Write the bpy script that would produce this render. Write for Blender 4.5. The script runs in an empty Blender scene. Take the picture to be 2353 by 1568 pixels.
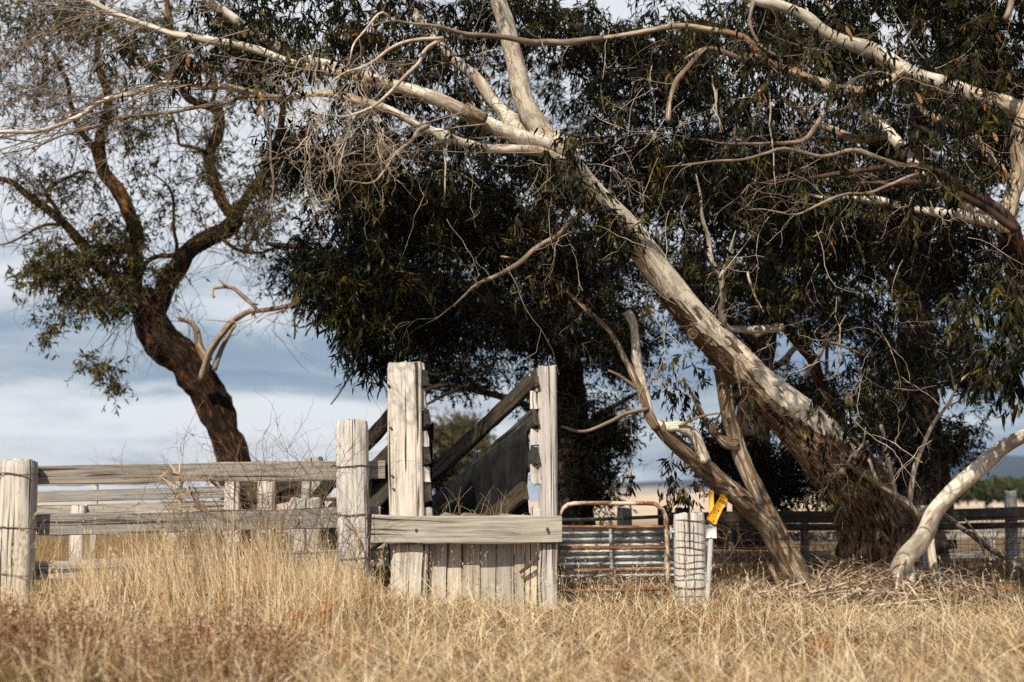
import bpy, math, random
import numpy as np
from mathutils import Vector, Matrix

# ------------------------------------------------------------------ camera, sky, sun, exposure
SC = bpy.context.scene
COL = SC.collection
IW, IH, FPX = 2353.0, 1568.0, 50.0 / 36.0 * 2353.0     # layout units: photograph at 2353 px wide, 50 mm lens
CX, CY, HORIZON = IW / 2, IH / 2, 1150.0
PITCH = math.atan((HORIZON - CY) / FPX)
CAMZ = 0.80
cam_data = bpy.data.cameras.new('camera')
cam = bpy.data.objects.new('camera', cam_data)
COL.objects.link(cam)
cam.location = (0, 0, CAMZ)
cam.rotation_euler = (math.pi / 2 + PITCH, 0, 0)
cam_data.lens = 50
cam_data.sensor_width = 36
cam_data.clip_start = 0.1
cam_data.clip_end = 12000
cam_data.dof.use_dof = True
cam_data.dof.focus_distance = 10.3
cam_data.dof.aperture_fstop = 1.6
SC.camera = cam

SUN_AZ, SUN_EL = math.radians(22), math.radians(44)     # behind the camera, a little to its left
to_sun = Vector((-math.sin(SUN_AZ) * math.cos(SUN_EL), -math.cos(SUN_AZ) * math.cos(SUN_EL), math.sin(SUN_EL)))
sun_data = bpy.data.lights.new('sun', 'SUN')
sun_data.energy = 5.0
sun_data.angle = math.radians(0.6)
sun_data.color = (1.0, 0.885, 0.715)
sun = bpy.data.objects.new('sun', sun_data)
COL.objects.link(sun)
sun.rotation_euler = to_sun.to_track_quat('Z', 'Y').to_euler()
sun.location = (-8, -20, 25)

world = bpy.data.worlds.new('World')
SC.world = world
world.use_nodes = True


class NT:
    """tiny node-tree writer"""
    def __init__(s, tree):
        s.t = tree
        tree.nodes.clear()

    def n(s, typ, props=None, **ins):
        nd = s.t.nodes.new(typ)
        for k, v in (props or {}).items():
            setattr(nd, k, v)
        for k, v in ins.items():
            key = int(k[1:]) if k[0] == 'i' and k[1:].isdigit() else k.replace('_', ' ')
            sk = nd.inputs[key]
            if isinstance(v, bpy.types.NodeSocket):
                s.t.links.new(v, sk)
            elif isinstance(v, bpy.types.Node):
                s.t.links.new(v.outputs[0], sk)
            else:
                sk.default_value = v
        return nd

    def math(s, op, a, b=0.0, clamp=False):
        return s.n('ShaderNodeMath', dict(operation=op, use_clamp=clamp), i0=a, i1=b).outputs[0]

    def mix(s, f, a, b, blend='MIX'):
        nd = s.t.nodes.new('ShaderNodeMix')
        nd.data_type = 'RGBA'
        nd.blend_type = blend
        for sk, v in ((nd.inputs[0], f), (nd.inputs[6], a), (nd.inputs[7], b)):
            if isinstance(v, bpy.types.NodeSocket):
                s.t.links.new(v, sk)
            elif isinstance(v, bpy.types.Node):
                s.t.links.new(v.outputs[0], sk)
            else:
                sk.default_value = (*v, 1) if isinstance(v, tuple) and len(v) == 3 else v
        return nd.outputs[2]

    def ramp(s, f, stops, interp='LINEAR'):
        nd = s.t.nodes.new('ShaderNodeValToRGB')
        cr = nd.color_ramp
        cr.interpolation = interp
        while len(cr.elements) < len(stops):
            cr.elements.new(0.5)
        for e, (p, c) in zip(cr.elements, stops):
            e.position = p
            e.color = (*c, 1) if isinstance(c, tuple) else (c, c, c, 1)
        s.t.links.new(f if isinstance(f, bpy.types.NodeSocket) else f.outputs[0], nd.inputs[0])
        return nd.outputs[0]

    def noise(s, vec, scale, detail=4.0, rough=0.55, dist=0.0):
        return s.n('ShaderNodeTexNoise', None, Vector=vec, Scale=scale, Detail=detail, Roughness=rough, Distortion=dist).outputs[0]

    def mapping(s, vec, scale=(1, 1, 1), loc=(0, 0, 0), rot=(0, 0, 0)):
        return s.n('ShaderNodeMapping', None, Vector=vec, Scale=scale, Location=loc, Rotation=rot).outputs[0]


w = NT(world.node_tree)
tc = w.n('ShaderNodeTexCoord').outputs['Generated']
sky = w.n('ShaderNodeTexSky', dict(sky_type='NISHITA', sun_disc=False, sun_elevation=SUN_EL, sun_rotation=math.pi + SUN_AZ,
                                   altitude=300, air_density=1.0, dust_density=1.2, ozone_density=1.0))
sep = w.n('ShaderNodeSeparateXYZ', None, Vector=tc)
zz = sep.outputs[2]
# broken layered cloud: stretched noise, flatter near the horizon
nb = w.noise(w.mapping(tc, (2.8, 2.8, 15.0), (3.1, 0.4, 1.25)), 1.9, 7.0, 0.56, 0.6)
nf = w.noise(w.mapping(tc, (5.0, 5.0, 22.0), (0.3, 7.4, 2.0)), 2.2, 5.0, 0.55, 0.2)
lift = w.math('MULTIPLY', w.math('SUBTRACT', nf, 0.5), 0.05)
zn = w.math('ADD', zz, lift)
band = w.ramp(zn, [(0.0, 0.62), (0.018, 0.78), (0.03, 0.6), (0.05, 0.92), (0.068, 0.8), (0.085, 0.25), (0.112, 0.38), (0.15, 0.7), (0.2, 0.98), (0.34, 0.92), (0.6, 0.5), (1.0, 0.4)])
bandv = w.n('ShaderNodeRGBToBW', None, Color=band).outputs[0]
# the cloud thins out to the right over the hills
side = w.math('MULTIPLY', w.math('MULTIPLY', w.math('MAXIMUM', sep.outputs[0], -0.1), -2.3), w.math('SUBTRACT', 1.0, w.math('MULTIPLY', zz, 6.0), True))
dens = w.math('ADD', w.math('ADD', bandv, side), w.math('MULTIPLY', w.math('SUBTRACT', nb, 0.5), 2.1), True)
cl = w.ramp(dens, [(0.0, (1.35, 2.0, 3.1)), (0.32, (2.0, 2.7, 3.6)), (0.55, (3.2, 3.75, 4.4)), (0.76, (4.9, 5.25, 5.65)), (1.0, (6.1, 6.3, 6.6))])
# the cloud deck breaks up overhead, where clear sky lets the sun through
cover = w.n('ShaderNodeMapRange', None, Value=zz, i1=0.34, i2=0.7, i3=0.92, i4=0.22).outputs[0]
skymix = w.mix(cover, sky.outputs[0], cl)
bg = w.n('ShaderNodeBackground', None, Color=skymix, Strength=0.1)
out = w.n('ShaderNodeOutputWorld', None, Surface=bg)

SC.view_settings.view_transform = 'Standard'
SC.view_settings.look = 'None'
SC.view_settings.exposure = 0.45
SC.view_settings.gamma = 1.0
SC.view_settings.use_curve_mapping = False
SC.render.engine = 'CYCLES'
SC.cycles.max_bounces = 6
SC.cycles.diffuse_bounces = 3
SC.cycles.transparent_max_bounces = 6
SC.cycles.use_denoising = False


# ------------------------------------------------------------------ layout helpers
def P(u, v, Y):
    """the world point at distance Y (along the ground) seen at layout pixel u, v"""
    cx, cy = (u - CX) / FPX, (CY - v) / FPX
    sp, cp = math.sin(PITCH), math.cos(PITCH)
    d = np.array([cx, cp - cy * sp, sp + cy * cp])
    t = Y / d[1]
    return np.array([0, 0, CAMZ]) + d * t


def R(px, Y):
    return px * Y / FPX


def PV(u, v, Y):
    u, v, Y = np.broadcast_arrays(np.asarray(u, float), np.asarray(v, float), np.asarray(Y, float))
    cx, cy = (u - CX) / FPX, (CY - v) / FPX
    sp, cp = math.sin(PITCH), math.cos(PITCH)
    t = Y / (cp - cy * sp)
    return np.stack([cx * t, Y, CAMZ + (sp + cy * cp) * t], -1)


def sstep(a, b, x):
    t = np.clip((np.asarray(x, float) - a) / (b - a), 0, 1)
    return t * t * (3 - 2 * t)


def lattice(rng, rows, cols, fr, fc):
    """smooth random field rows x cols, periodic over the columns"""
    g = rng.random((int(fr) + 3, max(2, int(fc))))
    y = np.linspace(0, fr, rows)
    x = np.linspace(0, g.shape[1], cols, endpoint=False)
    y0 = y.astype(int); x0 = x.astype(int)
    ty = (y - y0)[:, None]; tx = (x - x0)[None, :]
    ty = ty * ty * (3 - 2 * ty); tx = tx * tx * (3 - 2 * tx)
    x1 = (x0 + 1) % g.shape[1]
    a = g[y0][:, x0]; b = g[y0][:, x1]; c = g[y0 + 1][:, x0]; d = g[y0 + 1][:, x1]
    return (a * (1 - tx) + b * tx) * (1 - ty) + (c * (1 - tx) + d * tx) * ty


ORG = {}


class MB:
    """collects geometry and links it as one mesh object"""
    def __init__(s):
        s.V, s.Q, s.T, s.U, s.A, s.n = [], [], [], [], [], 0
        s.flat = False

    def add(s, V, Q=None, T=None, uv=None, rnd=0.5):
        V = np.asarray(V, float).reshape(-1, 3)
        s.V.append(V)
        if Q is not None and len(Q):
            s.Q.append(np.asarray(Q, int).reshape(-1, 4) + s.n)
        if T is not None and len(T):
            s.T.append(np.asarray(T, int).reshape(-1, 3) + s.n)
        s.U.append(np.zeros((len(V), 2)) if uv is None else np.asarray(uv, float).reshape(-1, 2))
        s.A.append(np.full(len(V), rnd) if np.isscalar(rnd) else np.asarray(rnd, float).reshape(-1))
        s.n += len(V)
        return s

    def mesh(s, name, origin=(0, 0, 0), smooth=True):
        V = np.concatenate(s.V) - np.asarray(origin, float)
        Q = np.concatenate(s.Q) if s.Q else np.zeros((0, 4), int)
        T = np.concatenate(s.T) if s.T else np.zeros((0, 3), int)
        me = bpy.data.meshes.new(name)
        me.vertices.add(len(V))
        me.vertices.foreach_set('co', V.astype(np.float32).ravel())
        loops = np.concatenate([Q.ravel(), T.ravel()]).astype(np.int32)
        me.loops.add(len(loops))
        me.loops.foreach_set('vertex_index', loops)
        me.polygons.add(len(Q) + len(T))
        st = np.concatenate([np.arange(len(Q)) * 4, len(Q) * 4 + np.arange(len(T)) * 3]).astype(np.int32)
        me.polygons.foreach_set('loop_start', st)
        me.update(calc_edges=True)
        uvl = me.uv_layers.new(name='UVMap')
        U = np.concatenate(s.U)
        uvl.data.foreach_set('uv', U[loops].astype(np.float32).ravel())
        at = me.attributes.new('rnd', 'FLOAT', 'POINT')
        at.data.foreach_set('value', np.concatenate(s.A).astype(np.float32))
        me.polygons.foreach_set('use_smooth', np.full(len(Q) + len(T), bool(smooth and not s.flat)))
        me.update()
        return me

    def build(s, name, mat, parent=None, smooth=True, stuff=False, kind=None):
        org = ORG.get(parent.name, (0, 0, 0)) if parent else (0, 0, 0)
        o = bpy.data.objects.new(name, s.mesh(name, org, smooth))
        o.data.materials.append(mat)
        COL.objects.link(o)
        if parent:
            o.parent = parent
            ORG[o.name] = org
        if stuff:
            o['kind'] = 'stuff'
        if kind:
            o['kind'] = kind
        return o


def tag(o, label, cat, group=None):
    o['label'] = label
    o['category'] = cat
    if group:
        o['group'] = group
    return o


def thing(name, label, cat, loc, group=None):
    o = bpy.data.objects.new(name, None)
    o.empty_display_size = 0.2
    COL.objects.link(o)
    o.location = Vector([float(c) for c in loc])
    ORG[o.name] = tuple(float(c) for c in loc)
    return tag(o, label, cat, group)


# ------------------------------------------------------------------ shape helpers
def smooth_path(pts, rads, step):
    pts = np.asarray(pts, float); rads = np.asarray(rads, float)
    p = np.vstack([2 * pts[0] - pts[1], pts, 2 * pts[-1] - pts[-2]])
    op, orr = [], []
    for i in range(len(pts) - 1):
        a, b, c, d = p[i], p[i + 1], p[i + 2], p[i + 3]
        n = max(1, int(np.linalg.norm(c - b) / step))
        t = (np.arange(n) / n)[:, None]
        op.append(0.5 * (2 * b + (c - a) * t + (2 * a - 5 * b + 4 * c - d) * t ** 2 + (3 * b - a - 3 * c + d) * t ** 3))
        orr.append(rads[i] + (rads[i + 1] - rads[i]) * t[:, 0])
    op.append(pts[-1:]); orr.append(rads[-1:])
    return np.vstack(op), np.concatenate(orr)


def tube(mb, pts, rads, sides=10, step=0.05, rough=0.0, ridge=0.0, seed=0, wob=0.0, rnd=0.5, cap=True, smoothp=True, fcol=5, frow=4.0):
    rng = np.random.default_rng(seed)
    if smoothp:
        c, r = smooth_path(pts, rads, step)
    else:
        c, r = np.asarray(pts, float), np.asarray(rads, float)
    K = len(c)
    if wob and K > 6:
        wv = np.stack([lattice(rng, K, 2, max(2, K * step * 5.5), 2)[:, 0] for _ in range(3)], 1) - 0.5
        env = np.minimum(1, np.minimum(np.arange(K), np.arange(K)[::-1]) / 3.0)[:, None]
        c = c + wv * wob * env
    tg = np.gradient(c, axis=0)
    tg /= np.linalg.norm(tg, axis=1)[:, None] + 1e-9
    a = np.cross(tg[0], [0.31, 0.2, 0.93]); a /= np.linalg.norm(a) + 1e-9
    A = np.zeros((K, 3))
    for i in range(K):
        a = a - tg[i] * np.dot(a, tg[i]); a /= np.linalg.norm(a) + 1e-9
        A[i] = a
    B = np.cross(tg, A)
    L = np.concatenate([[0], np.cumsum(np.linalg.norm(np.diff(c, axis=0), axis=1))])
    th = np.linspace(0, 2 * math.pi, sides + 1)
    if rough >= 0.1 and L[-1] > 0.5 and r.max() < 0.055:          # swollen knuckles where twigs once left
        for _ in range(int(L[-1] * 2.2)):
            l0 = rng.uniform(0.05, 0.97) * L[-1]
            rl = np.interp(l0, L, r)
            r = r * (1 + rng.uniform(0.1, 0.36) * np.exp(-((L - l0) / (1.1 * rl + 0.008)) ** 2))
    rr = np.repeat(r[:, None], sides, 1)
    if rough:
        rr = rr * (1 + rough * (lattice(rng, K, sides, max(2, L[-1] * frow), fcol) - 0.5) * 2 + rough * 0.8 * (lattice(rng, K, sides, max(2, L[-1] * 13), fcol + 3) - 0.5))
    if ridge:
        n1 = lattice(rng, K, sides, max(2, L[-1] * 5), max(4, sides // 3))
        n2 = lattice(rng, K, sides, max(2, L[-1] * 12), max(4, sides // 2))
        rr = rr * (1 + ridge * (1 - np.abs(n1 - 0.5) * 4) + ridge * 0.6 * (n2 - 0.5))
    rr = np.concatenate([rr, rr[:, :1]], 1)
    V = c[:, None, :] + rr[:, :, None] * (np.cos(th)[None, :, None] * A[:, None, :] + np.sin(th)[None, :, None] * B[:, None, :])
    m = sides + 1
    i, j = np.meshgrid(np.arange(K - 1), np.arange(sides), indexing='ij')
    q = np.stack([i * m + j, i * m + j + 1, (i + 1) * m + j + 1, (i + 1) * m + j], -1).reshape(-1, 4)
    uv = np.stack([np.broadcast_to(th[None] * np.mean(r), (K, m)), np.broadcast_to(L[:, None], (K, m))], -1).reshape(-1, 2)
    uv[:, 0] += seed % 17 * 1.37
    uv[:, 1] += seed % 13 * 2.11
    V = V.reshape(-1, 3)
    T = []
    if cap:
        n0 = len(V)
        V = np.vstack([V, c[0], c[-1]])
        uv = np.vstack([uv, uv[0], uv[-1]])
        for jj in range(sides):
            T.append((n0, jj + 1, jj))
            T.append((n0 + 1, (K - 1) * m + jj, (K - 1) * m + jj + 1))
    mb.add(V, q, T, uv, rnd)
    return c, r


def batch_tubes(mb, paths, rads, sides=3, rnd=None):
    """many thin twigs at once: paths (N,K,3), rads (N,K)"""
    paths = np.asarray(paths, float)
    N, K, _ = paths.shape
    if N == 0:
        return
    tg = np.gradient(paths, axis=1)
    tg /= np.linalg.norm(tg, axis=2, keepdims=True) + 1e-9
    A = np.cross(tg, np.array([0.31, 0.52, 0.79])); A /= np.linalg.norm(A, axis=2, keepdims=True) + 1e-9
    B = np.cross(tg, A)
    th = np.arange(sides) * 2 * math.pi / sides
    V = paths[:, :, None, :] + rads[:, :, None, None] * (np.cos(th)[None, None, :, None] * A[:, :, None] + np.sin(th)[None, None, :, None] * B[:, :, None])
    n, k, s_ = np.meshgrid(np.arange(N), np.arange(K - 1), np.arange(sides), indexing='ij')
    base = n * K * sides
    s2 = (s_ + 1) % sides
    q = np.stack([base + k * sides + s_, base + k * sides + s2, base + (k + 1) * sides + s2, base + (k + 1) * sides + s_], -1)
    L = np.concatenate([np.zeros((N, 1)), np.cumsum(np.linalg.norm(np.diff(paths, axis=1), axis=2), 1)], 1)
    uv = np.stack([np.broadcast_to((th * 0.01)[None, None], (N, K, sides)), np.broadcast_to(L[:, :, None], (N, K, sides))], -1)
    rn = np.full(N, 0.5) if rnd is None else rnd
    mb.add(V, q, None, uv, np.repeat(rn, K * sides))


def post_geo(mb, base, top, wx, wy, yaw=0.0, seed=0, square=4.0, sides=40, taper=0.0, cracks=4, jag=0.012, wobble=0.03, rnd=0.5):
    """split or sawn post: rounded square section, long drying cracks, uneven top"""
    rng = np.random.default_rng(seed)
    base = np.asarray(base, float); top = np.asarray(top, float)
    H = np.linalg.norm(top - base)
    K = max(6, int(H / 0.045))
    z = np.linspace(0, 1, K)
    th = np.linspace(0, 2 * math.pi, sides, endpoint=False) + 0.07
    ce, se = np.cos(th), np.sin(th)
    rs = (np.abs(ce) ** square + np.abs(se) ** square) ** (-1 / square)
    f = 1 + wobble * (lattice(rng, K, sides, max(2, H * 1.6), 7) - 0.5) + wobble * 0.5 * (lattice(rng, K, sides, max(2, H * 5), 12) - 0.5)
    for _ in range(cracks):
        j = rng.integers(0, sides)
        a, b = np.sort(rng.random(2))
        a, b = a - 0.25, b + 0.25
        env = sstep(a, a + 0.1, z) * (1 - sstep(b - 0.1, b, z))
        f[:, j] *= 1 - env * rng.uniform(0.05, 0.11)
    f *= (1 - taper * z)[:, None]
    f[-1] *= 0.95
    X = f * rs * ce * wx / 2
    Y = f * rs * se * wy / 2
    cyw, syw = math.cos(yaw), math.sin(yaw)
    X, Y = X * cyw - Y * syw, X * syw + Y * cyw
    C = base[None] + (top - base)[None] * z[:, None]
    bend = (lattice(rng, K, 2, 3, 2)[:, 0] - 0.5) * 0.012
    V = np.stack([C[:, 0:1] + X + bend[:, None], C[:, 1:2] + Y, np.repeat(C[:, 2:3], sides, 1)], -1)
    tj = (lattice(rng, 2, sides, 1, 9)[0] - 0.5) * 2 * jag + rng.normal(0, jag * 0.35, sides)
    V[-1, :, 2] += tj
    V[-2, :, 2] += tj * 0.5
    q = []
    i, j = np.meshgrid(np.arange(K - 1), np.arange(sides), indexing='ij')
    j2 = (j + 1) % sides
    q = np.stack([i * sides + j, i * sides + j2, (i + 1) * sides + j2, (i + 1) * sides + j], -1).reshape(-1, 4)
    per = np.linspace(0, 2 * (wx + wy), sides)
    uv = np.stack([np.broadcast_to(per[None], (K, sides)), np.broadcast_to((z * H)[:, None], (K, sides))], -1).reshape(-1, 2)
    uv += [seed % 11 * 1.7, seed % 7 * 3.3]
    V = V.reshape(-1, 3)
    n0 = len(V)
    cen = top + np.array([0, 0, -0.008])
    ring = V[(K - 1) * sides:K * sides] * 0.55 + cen * 0.45
    ring[:, 2] += rng.normal(0, jag * 0.5, sides)
    V = np.vstack([V, ring, cen[None]])
    uv = np.vstack([uv, uv[(K - 1) * sides:K * sides] + [0, 0.05], uv[-1:] + [0, 0.1]])
    q2 = [((K - 1) * sides + k, (K - 1) * sides + (k + 1) % sides, n0 + (k + 1) % sides, n0 + k) for k in range(sides)]
    T = [(n0 + k, n0 + (k + 1) % sides, n0 + sides) for k in range(sides)]
    mb.add(V, np.vstack([q, q2]), T, uv, rnd)
    mb.flat = True
    return mb


def board_geo(mb, A, B, w_, t_, up=(0, 0, 1), seed=0, wob=0.006, rnd=0.5, ch=0.005, endjag=0.0, seg=0.12):
    """sawn board from A to B, width w_ along up, thickness t_"""
    rng = np.random.default_rng(seed)
    A = np.asarray(A, float); B = np.asarray(B, float)
    L = np.linalg.norm(B - A)
    ax = (B - A) / L
    upv = np.asarray(up, float); upv = upv - ax * np.dot(upv, ax); upv /= np.linalg.norm(upv)
    nv = np.cross(ax, upv)
    K = max(3, int(L / seg) + 1)
    x = np.linspace(0, 1, K)
    hw, ht = w_ / 2, t_ / 2
    sec = np.array([(-hw + ch, -ht), (hw - ch, -ht), (hw, -ht + ch), (hw, ht - ch), (hw - ch, ht), (-hw + ch, ht), (-hw, ht - ch), (-hw, -ht + ch)])
    S = np.repeat(sec[None], K, 0).copy()
    nt = lattice(rng, K, 2, max(2, L * 3), 2) - 0.5
    n3 = lattice(rng, K, 8, max(2, L * 7), 8) - 0.5
    S[:, 2:4, 0] += nt[:, 0:1] * wob * 2
    S[:, 6:8, 0] += nt[:, 1:2] * wob * 2
    S[:, :, 0] += n3 * wob
    S[:, :, 1] += n3[:, ::-1] * wob * 0.6
    sag = (lattice(rng, K, 2, max(2, L), 2)[:, 0] - 0.5) * wob * 2
    C = A[None] + ax[None] * (x * L)[:, None] + nv[None] * sag[:, None]
    V = C[:, None] + S[:, :, 0:1] * upv + S[:, :, 1:2] * nv
    if endjag:
        V[0] += ax * rng.uniform(-endjag, endjag, 8)[:, None]
        V[-1] += ax * rng.uniform(-endjag, endjag, 8)[:, None]
    i, j = np.meshgrid(np.arange(K - 1), np.arange(8), indexing='ij')
    j2 = (j + 1) % 8
    q = np.stack([i * 8 + j, i * 8 + j2, (i + 1) * 8 + j2, (i + 1) * 8 + j], -1).reshape(-1, 4)
    per = np.array([0, w_, w_ + .01, w_ + t_, w_ + t_ + .01, 2 * w_ + t_, 2 * w_ + t_ + .01, 2 * (w_ + t_)])
    uv = np.stack([np.broadcast_to(per[None], (K, 8)), np.broadcast_to((x * L)[:, None], (K, 8))], -1).reshape(-1, 2)
    uv += [seed % 13 * 1.3, seed % 9 * 2.7]
    V = V.reshape(-1, 3)
    e = (K - 1) * 8
    q2 = [(0, 7, 2, 1), (7, 6, 3, 2), (6, 5, 4, 3), (e, e + 1, e + 2, e + 7), (e + 7, e + 2, e + 3, e + 6), (e + 6, e + 3, e + 4, e + 5)]
    mb.add(V, np.vstack([q, q2]), None, uv, rnd)
    mb.flat = True
    return mb


def ring_wire(mb, center, wx, wy, r=0.004, seed=0, yaw=0.0, square=4.0, sag=0.006, sides=5):
    rng = np.random.default_rng(seed)
    th = np.linspace(0, 2 * math.pi, 33)
    rs = (np.abs(np.cos(th)) ** square + np.abs(np.sin(th)) ** square) ** (-1 / square)
    X, Y = rs * np.cos(th) * (wx / 2 + r), rs * np.sin(th) * (wy / 2 + r)
    cyw, syw = math.cos(yaw), math.sin(yaw)
    zz_ = sag * np.sin(th * rng.integers(1, 4) + rng.random() * 6) + rng.normal(0, 0.0012, 33)
    zz_[-1] = zz_[0]
    pts = np.stack([X * cyw - Y * syw, X * syw + Y * cyw, zz_], 1) + np.asarray(center)
    tube(mb, pts, np.full(33, r), sides, 0.02, seed=seed, cap=False, smoothp=False)
    return mb


# ------------------------------------------------------------------ materials
def new_mat(name):
    m = bpy.data.materials.new(name)
    m.use_nodes = True
    return m, NT(m.node_tree)


def finish(t, color, rough=0.8, height=None, bump=0.3, dist=0.01, spec=0.3, metal=0.0, transl=0.0, tcol=None):
    kw = dict(Base_Color=color, Roughness=rough, Metallic=metal)
    b = t.n('ShaderNodeBsdfPrincipled', None, **kw)
    b.inputs['Specular IOR Level'].default_value = spec
    if height is not None:
        bp = t.n('ShaderNodeBump', None, Strength=bump, Distance=dist, Height=height)
        t.t.links.new(bp.outputs[0], b.inputs['Normal'])
    sh = b.outputs[0]
    if transl:
        tr = t.n('ShaderNodeBsdfTranslucent', None, Color=tcol if tcol is not None else color)
        mx = t.n('ShaderNodeMixShader', None, i0=transl, i1=b.outputs[0], i2=tr.outputs[0])
        sh = mx.outputs[0]
    t.n('ShaderNodeOutputMaterial', None, Surface=sh)


def uvvec(t):
    """UV in metres (u across the grain, v along it) shifted per object"""
    uv = t.n('ShaderNodeUVMap', dict(uv_map='UVMap')).outputs[0]
    oi = t.n('ShaderNodeObjectInfo')
    sh = t.n('ShaderNodeVectorMath', dict(operation='SCALE'), i0=(17.3, 9.1, 5.7))
    t.t.links.new(oi.outputs['Random'], sh.inputs['Scale'])
    return t.n('ShaderNodeVectorMath', dict(operation='ADD'), i0=uv, i1=sh.outputs[0]).outputs[0], oi.outputs['Random']


def wood_mat(name, dark, mid, light, grain=1.0, stain=(0.2, 0.15, 0.09), stain_amt=0.25, bump=0.5):
    m, t = new_mat(name)
    v, rnd = uvvec(t)
    g1 = t.noise(t.mapping(v, (70 * grain, 2.2, 1)), 1.0, 5, 0.65, 0.6)
    g2 = t.noise(t.mapping(v, (260 * grain, 5.0, 1)), 1.0, 3, 0.6, 0.2)
    big = t.noise(t.mapping(v, (7, 1.6, 1)), 1.0, 4, 0.6, 0.5)
    f = t.math('ADD', t.math('MULTIPLY', g1, 0.6), t.math('ADD', t.math('MULTIPLY', g2, 0.25), t.math('MULTIPLY', big, 0.35)))
    c = t.ramp(f, [(0.44, dark), (0.58, mid), (0.74, light)])
    st = t.ramp(t.noise(t.mapping(v, (9, 1.1, 1), (4, 2, 0)), 1.0, 5, 0.65, 0.8), [(0.5, 0.0), (0.72, 1.0)])
    c = t.mix(t.math('MULTIPLY', st, stain_amt), c, stain)
    crack = t.ramp(t.noise(t.mapping(v, (42 * grain, 0.75, 1), (1, 7, 0)), 1.0, 3, 0.5, 0.5), [(0.355, 0.0), (0.40, 1.0)])
    c = t.mix(crack, (dark[0] * 0.35, dark[1] * 0.32, dark[2] * 0.3), c)
    lich = t.ramp(t.noise(t.mapping(v, (26, 14, 1), (3, 5, 0)), 1.0, 5, 0.7, 0.6), [(0.6, 0.0), (0.68, 1.0)])
    c = t.mix(t.math('MULTIPLY', lich, 0.35), c, (0.22, 0.22, 0.15))
    br = t.math('ADD', t.math('MULTIPLY', rnd, 0.4), 0.74)
    sa = t.math('ADD', t.math('MULTIPLY', t.math('FRACT', t.math('MULTIPLY', rnd, 7.0)), 0.9), 0.6)
    hs = t.n('ShaderNodeHueSaturation', None, Color=c, Value=br, Saturation=sa)
    h = t.math('ADD', t.math('MULTIPLY', crack, 0.6), t.math('ADD', t.math('MULTIPLY', g1, 0.35), t.math('MULTIPLY', g2, 0.25)))
    finish(t, hs.outputs[0], 0.85, h, bump, 0.012, 0.2)
    return m


W_POST = wood_mat('weathered_post_wood', (0.15, 0.135, 0.12), (0.46, 0.435, 0.40), (0.68, 0.655, 0.62), 0.8, (0.28, 0.2, 0.13), 0.25)
W_GREY = wood_mat('silver_grey_wood', (0.13, 0.12, 0.108), (0.265, 0.25, 0.228), (0.40, 0.385, 0.36), 1.0, (0.16, 0.125, 0.085), 0.4)
W_BEAM = wood_mat('beam_wood', (0.12, 0.105, 0.085), (0.265, 0.24, 0.20), (0.42, 0.39, 0.345), 1.0, (0.19, 0.15, 0.1), 0.5, 0.8)
W_DARK = wood_mat('dark_weathered_wood', (0.014, 0.012, 0.01), (0.04, 0.034, 0.027), (0.085, 0.072, 0.056), 1.0, (0.05, 0.04, 0.03), 0.5)
W_BOARD = wood_mat('pale_upright_board_wood', (0.21, 0.18, 0.15), (0.42, 0.38, 0.325), (0.6, 0.56, 0.5), 0.9, (0.36, 0.26, 0.15), 0.35)


def bark_smooth(name, pale, grey, stain, stain_at=0.60, peel=0.0, peelc=(0.2, 0.12, 0.07)):
    m, t = new_mat(name)
    v, rnd = uvvec(t)
    a = t.noise(t.mapping(v, (5, 1.6, 1)), 1.0, 5, 0.6, 0.8)
    c = t.ramp(a, [(0.41, grey), (0.52, pale)])
    pt = t.ramp(t.noise(t.mapping(v, (11, 3.4, 1), (9, 3, 0)), 1.0, 4, 0.6, 1.4), [(0.5, 0.0), (0.54, 1.0), (0.6, 1.0), (0.64, 0.0)])
    c = t.mix(t.math('MULTIPLY', pt, 0.62), c, tuple(x * 0.62 for x in grey))
    fl = t.ramp(t.noise(t.mapping(v, (60, 38, 1), (1, 9, 0)), 1.0, 3, 0.6), [(0.68, 0.0), (0.74, 1.0)])
    c = t.mix(t.math('MULTIPLY', fl, 0.7), c, tuple(x * 0.4 for x in stain))
    s1 = t.ramp(t.noise(t.mapping(v, (16, 2.0, 1), (3, 8, 0)), 1.0, 5, 0.65, 1.2), [(stain_at, 0.0), (stain_at + 0.12, 1.0)])
    c = t.mix(t.math('MULTIPLY', s1, 0.85), c, stain)
    g = t.noise(t.mapping(v, (120, 9, 1)), 1.0, 3, 0.6)
    c = t.mix(0.28, c, t.ramp(g, [(0.3, 0.55), (0.7, 1.0)]), 'MULTIPLY')
    h = g
    if peel:
        pk = t.noise(t.mapping(v, (20, 1.5, 1), (6, 1, 0)), 1.0, 6, 0.7, 1.5)
        pm = t.ramp(pk, [(0.62 - peel * 0.3, 0.0), (0.66 - peel * 0.3, 1.0)])
        fib = t.noise(t.mapping(v, (90, 4, 1)), 1.0, 4, 0.65, 0.6)
        pc = t.ramp(fib, [(0.3, tuple(x * 0.25 for x in peelc)), (0.5, peelc), (0.72, tuple(min(1, x * 2.1) for x in peelc))])
        c = t.mix(pm, c, pc)
        h = t.math('ADD', t.math('MULTIPLY', pm, 1.2), t.math('MULTIPLY', fib, 0.8))
    finish(t, c, 0.62, h, 0.35 if not peel else 0.7, 0.01 if not peel else 0.02, 0.3)
    return m


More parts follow.
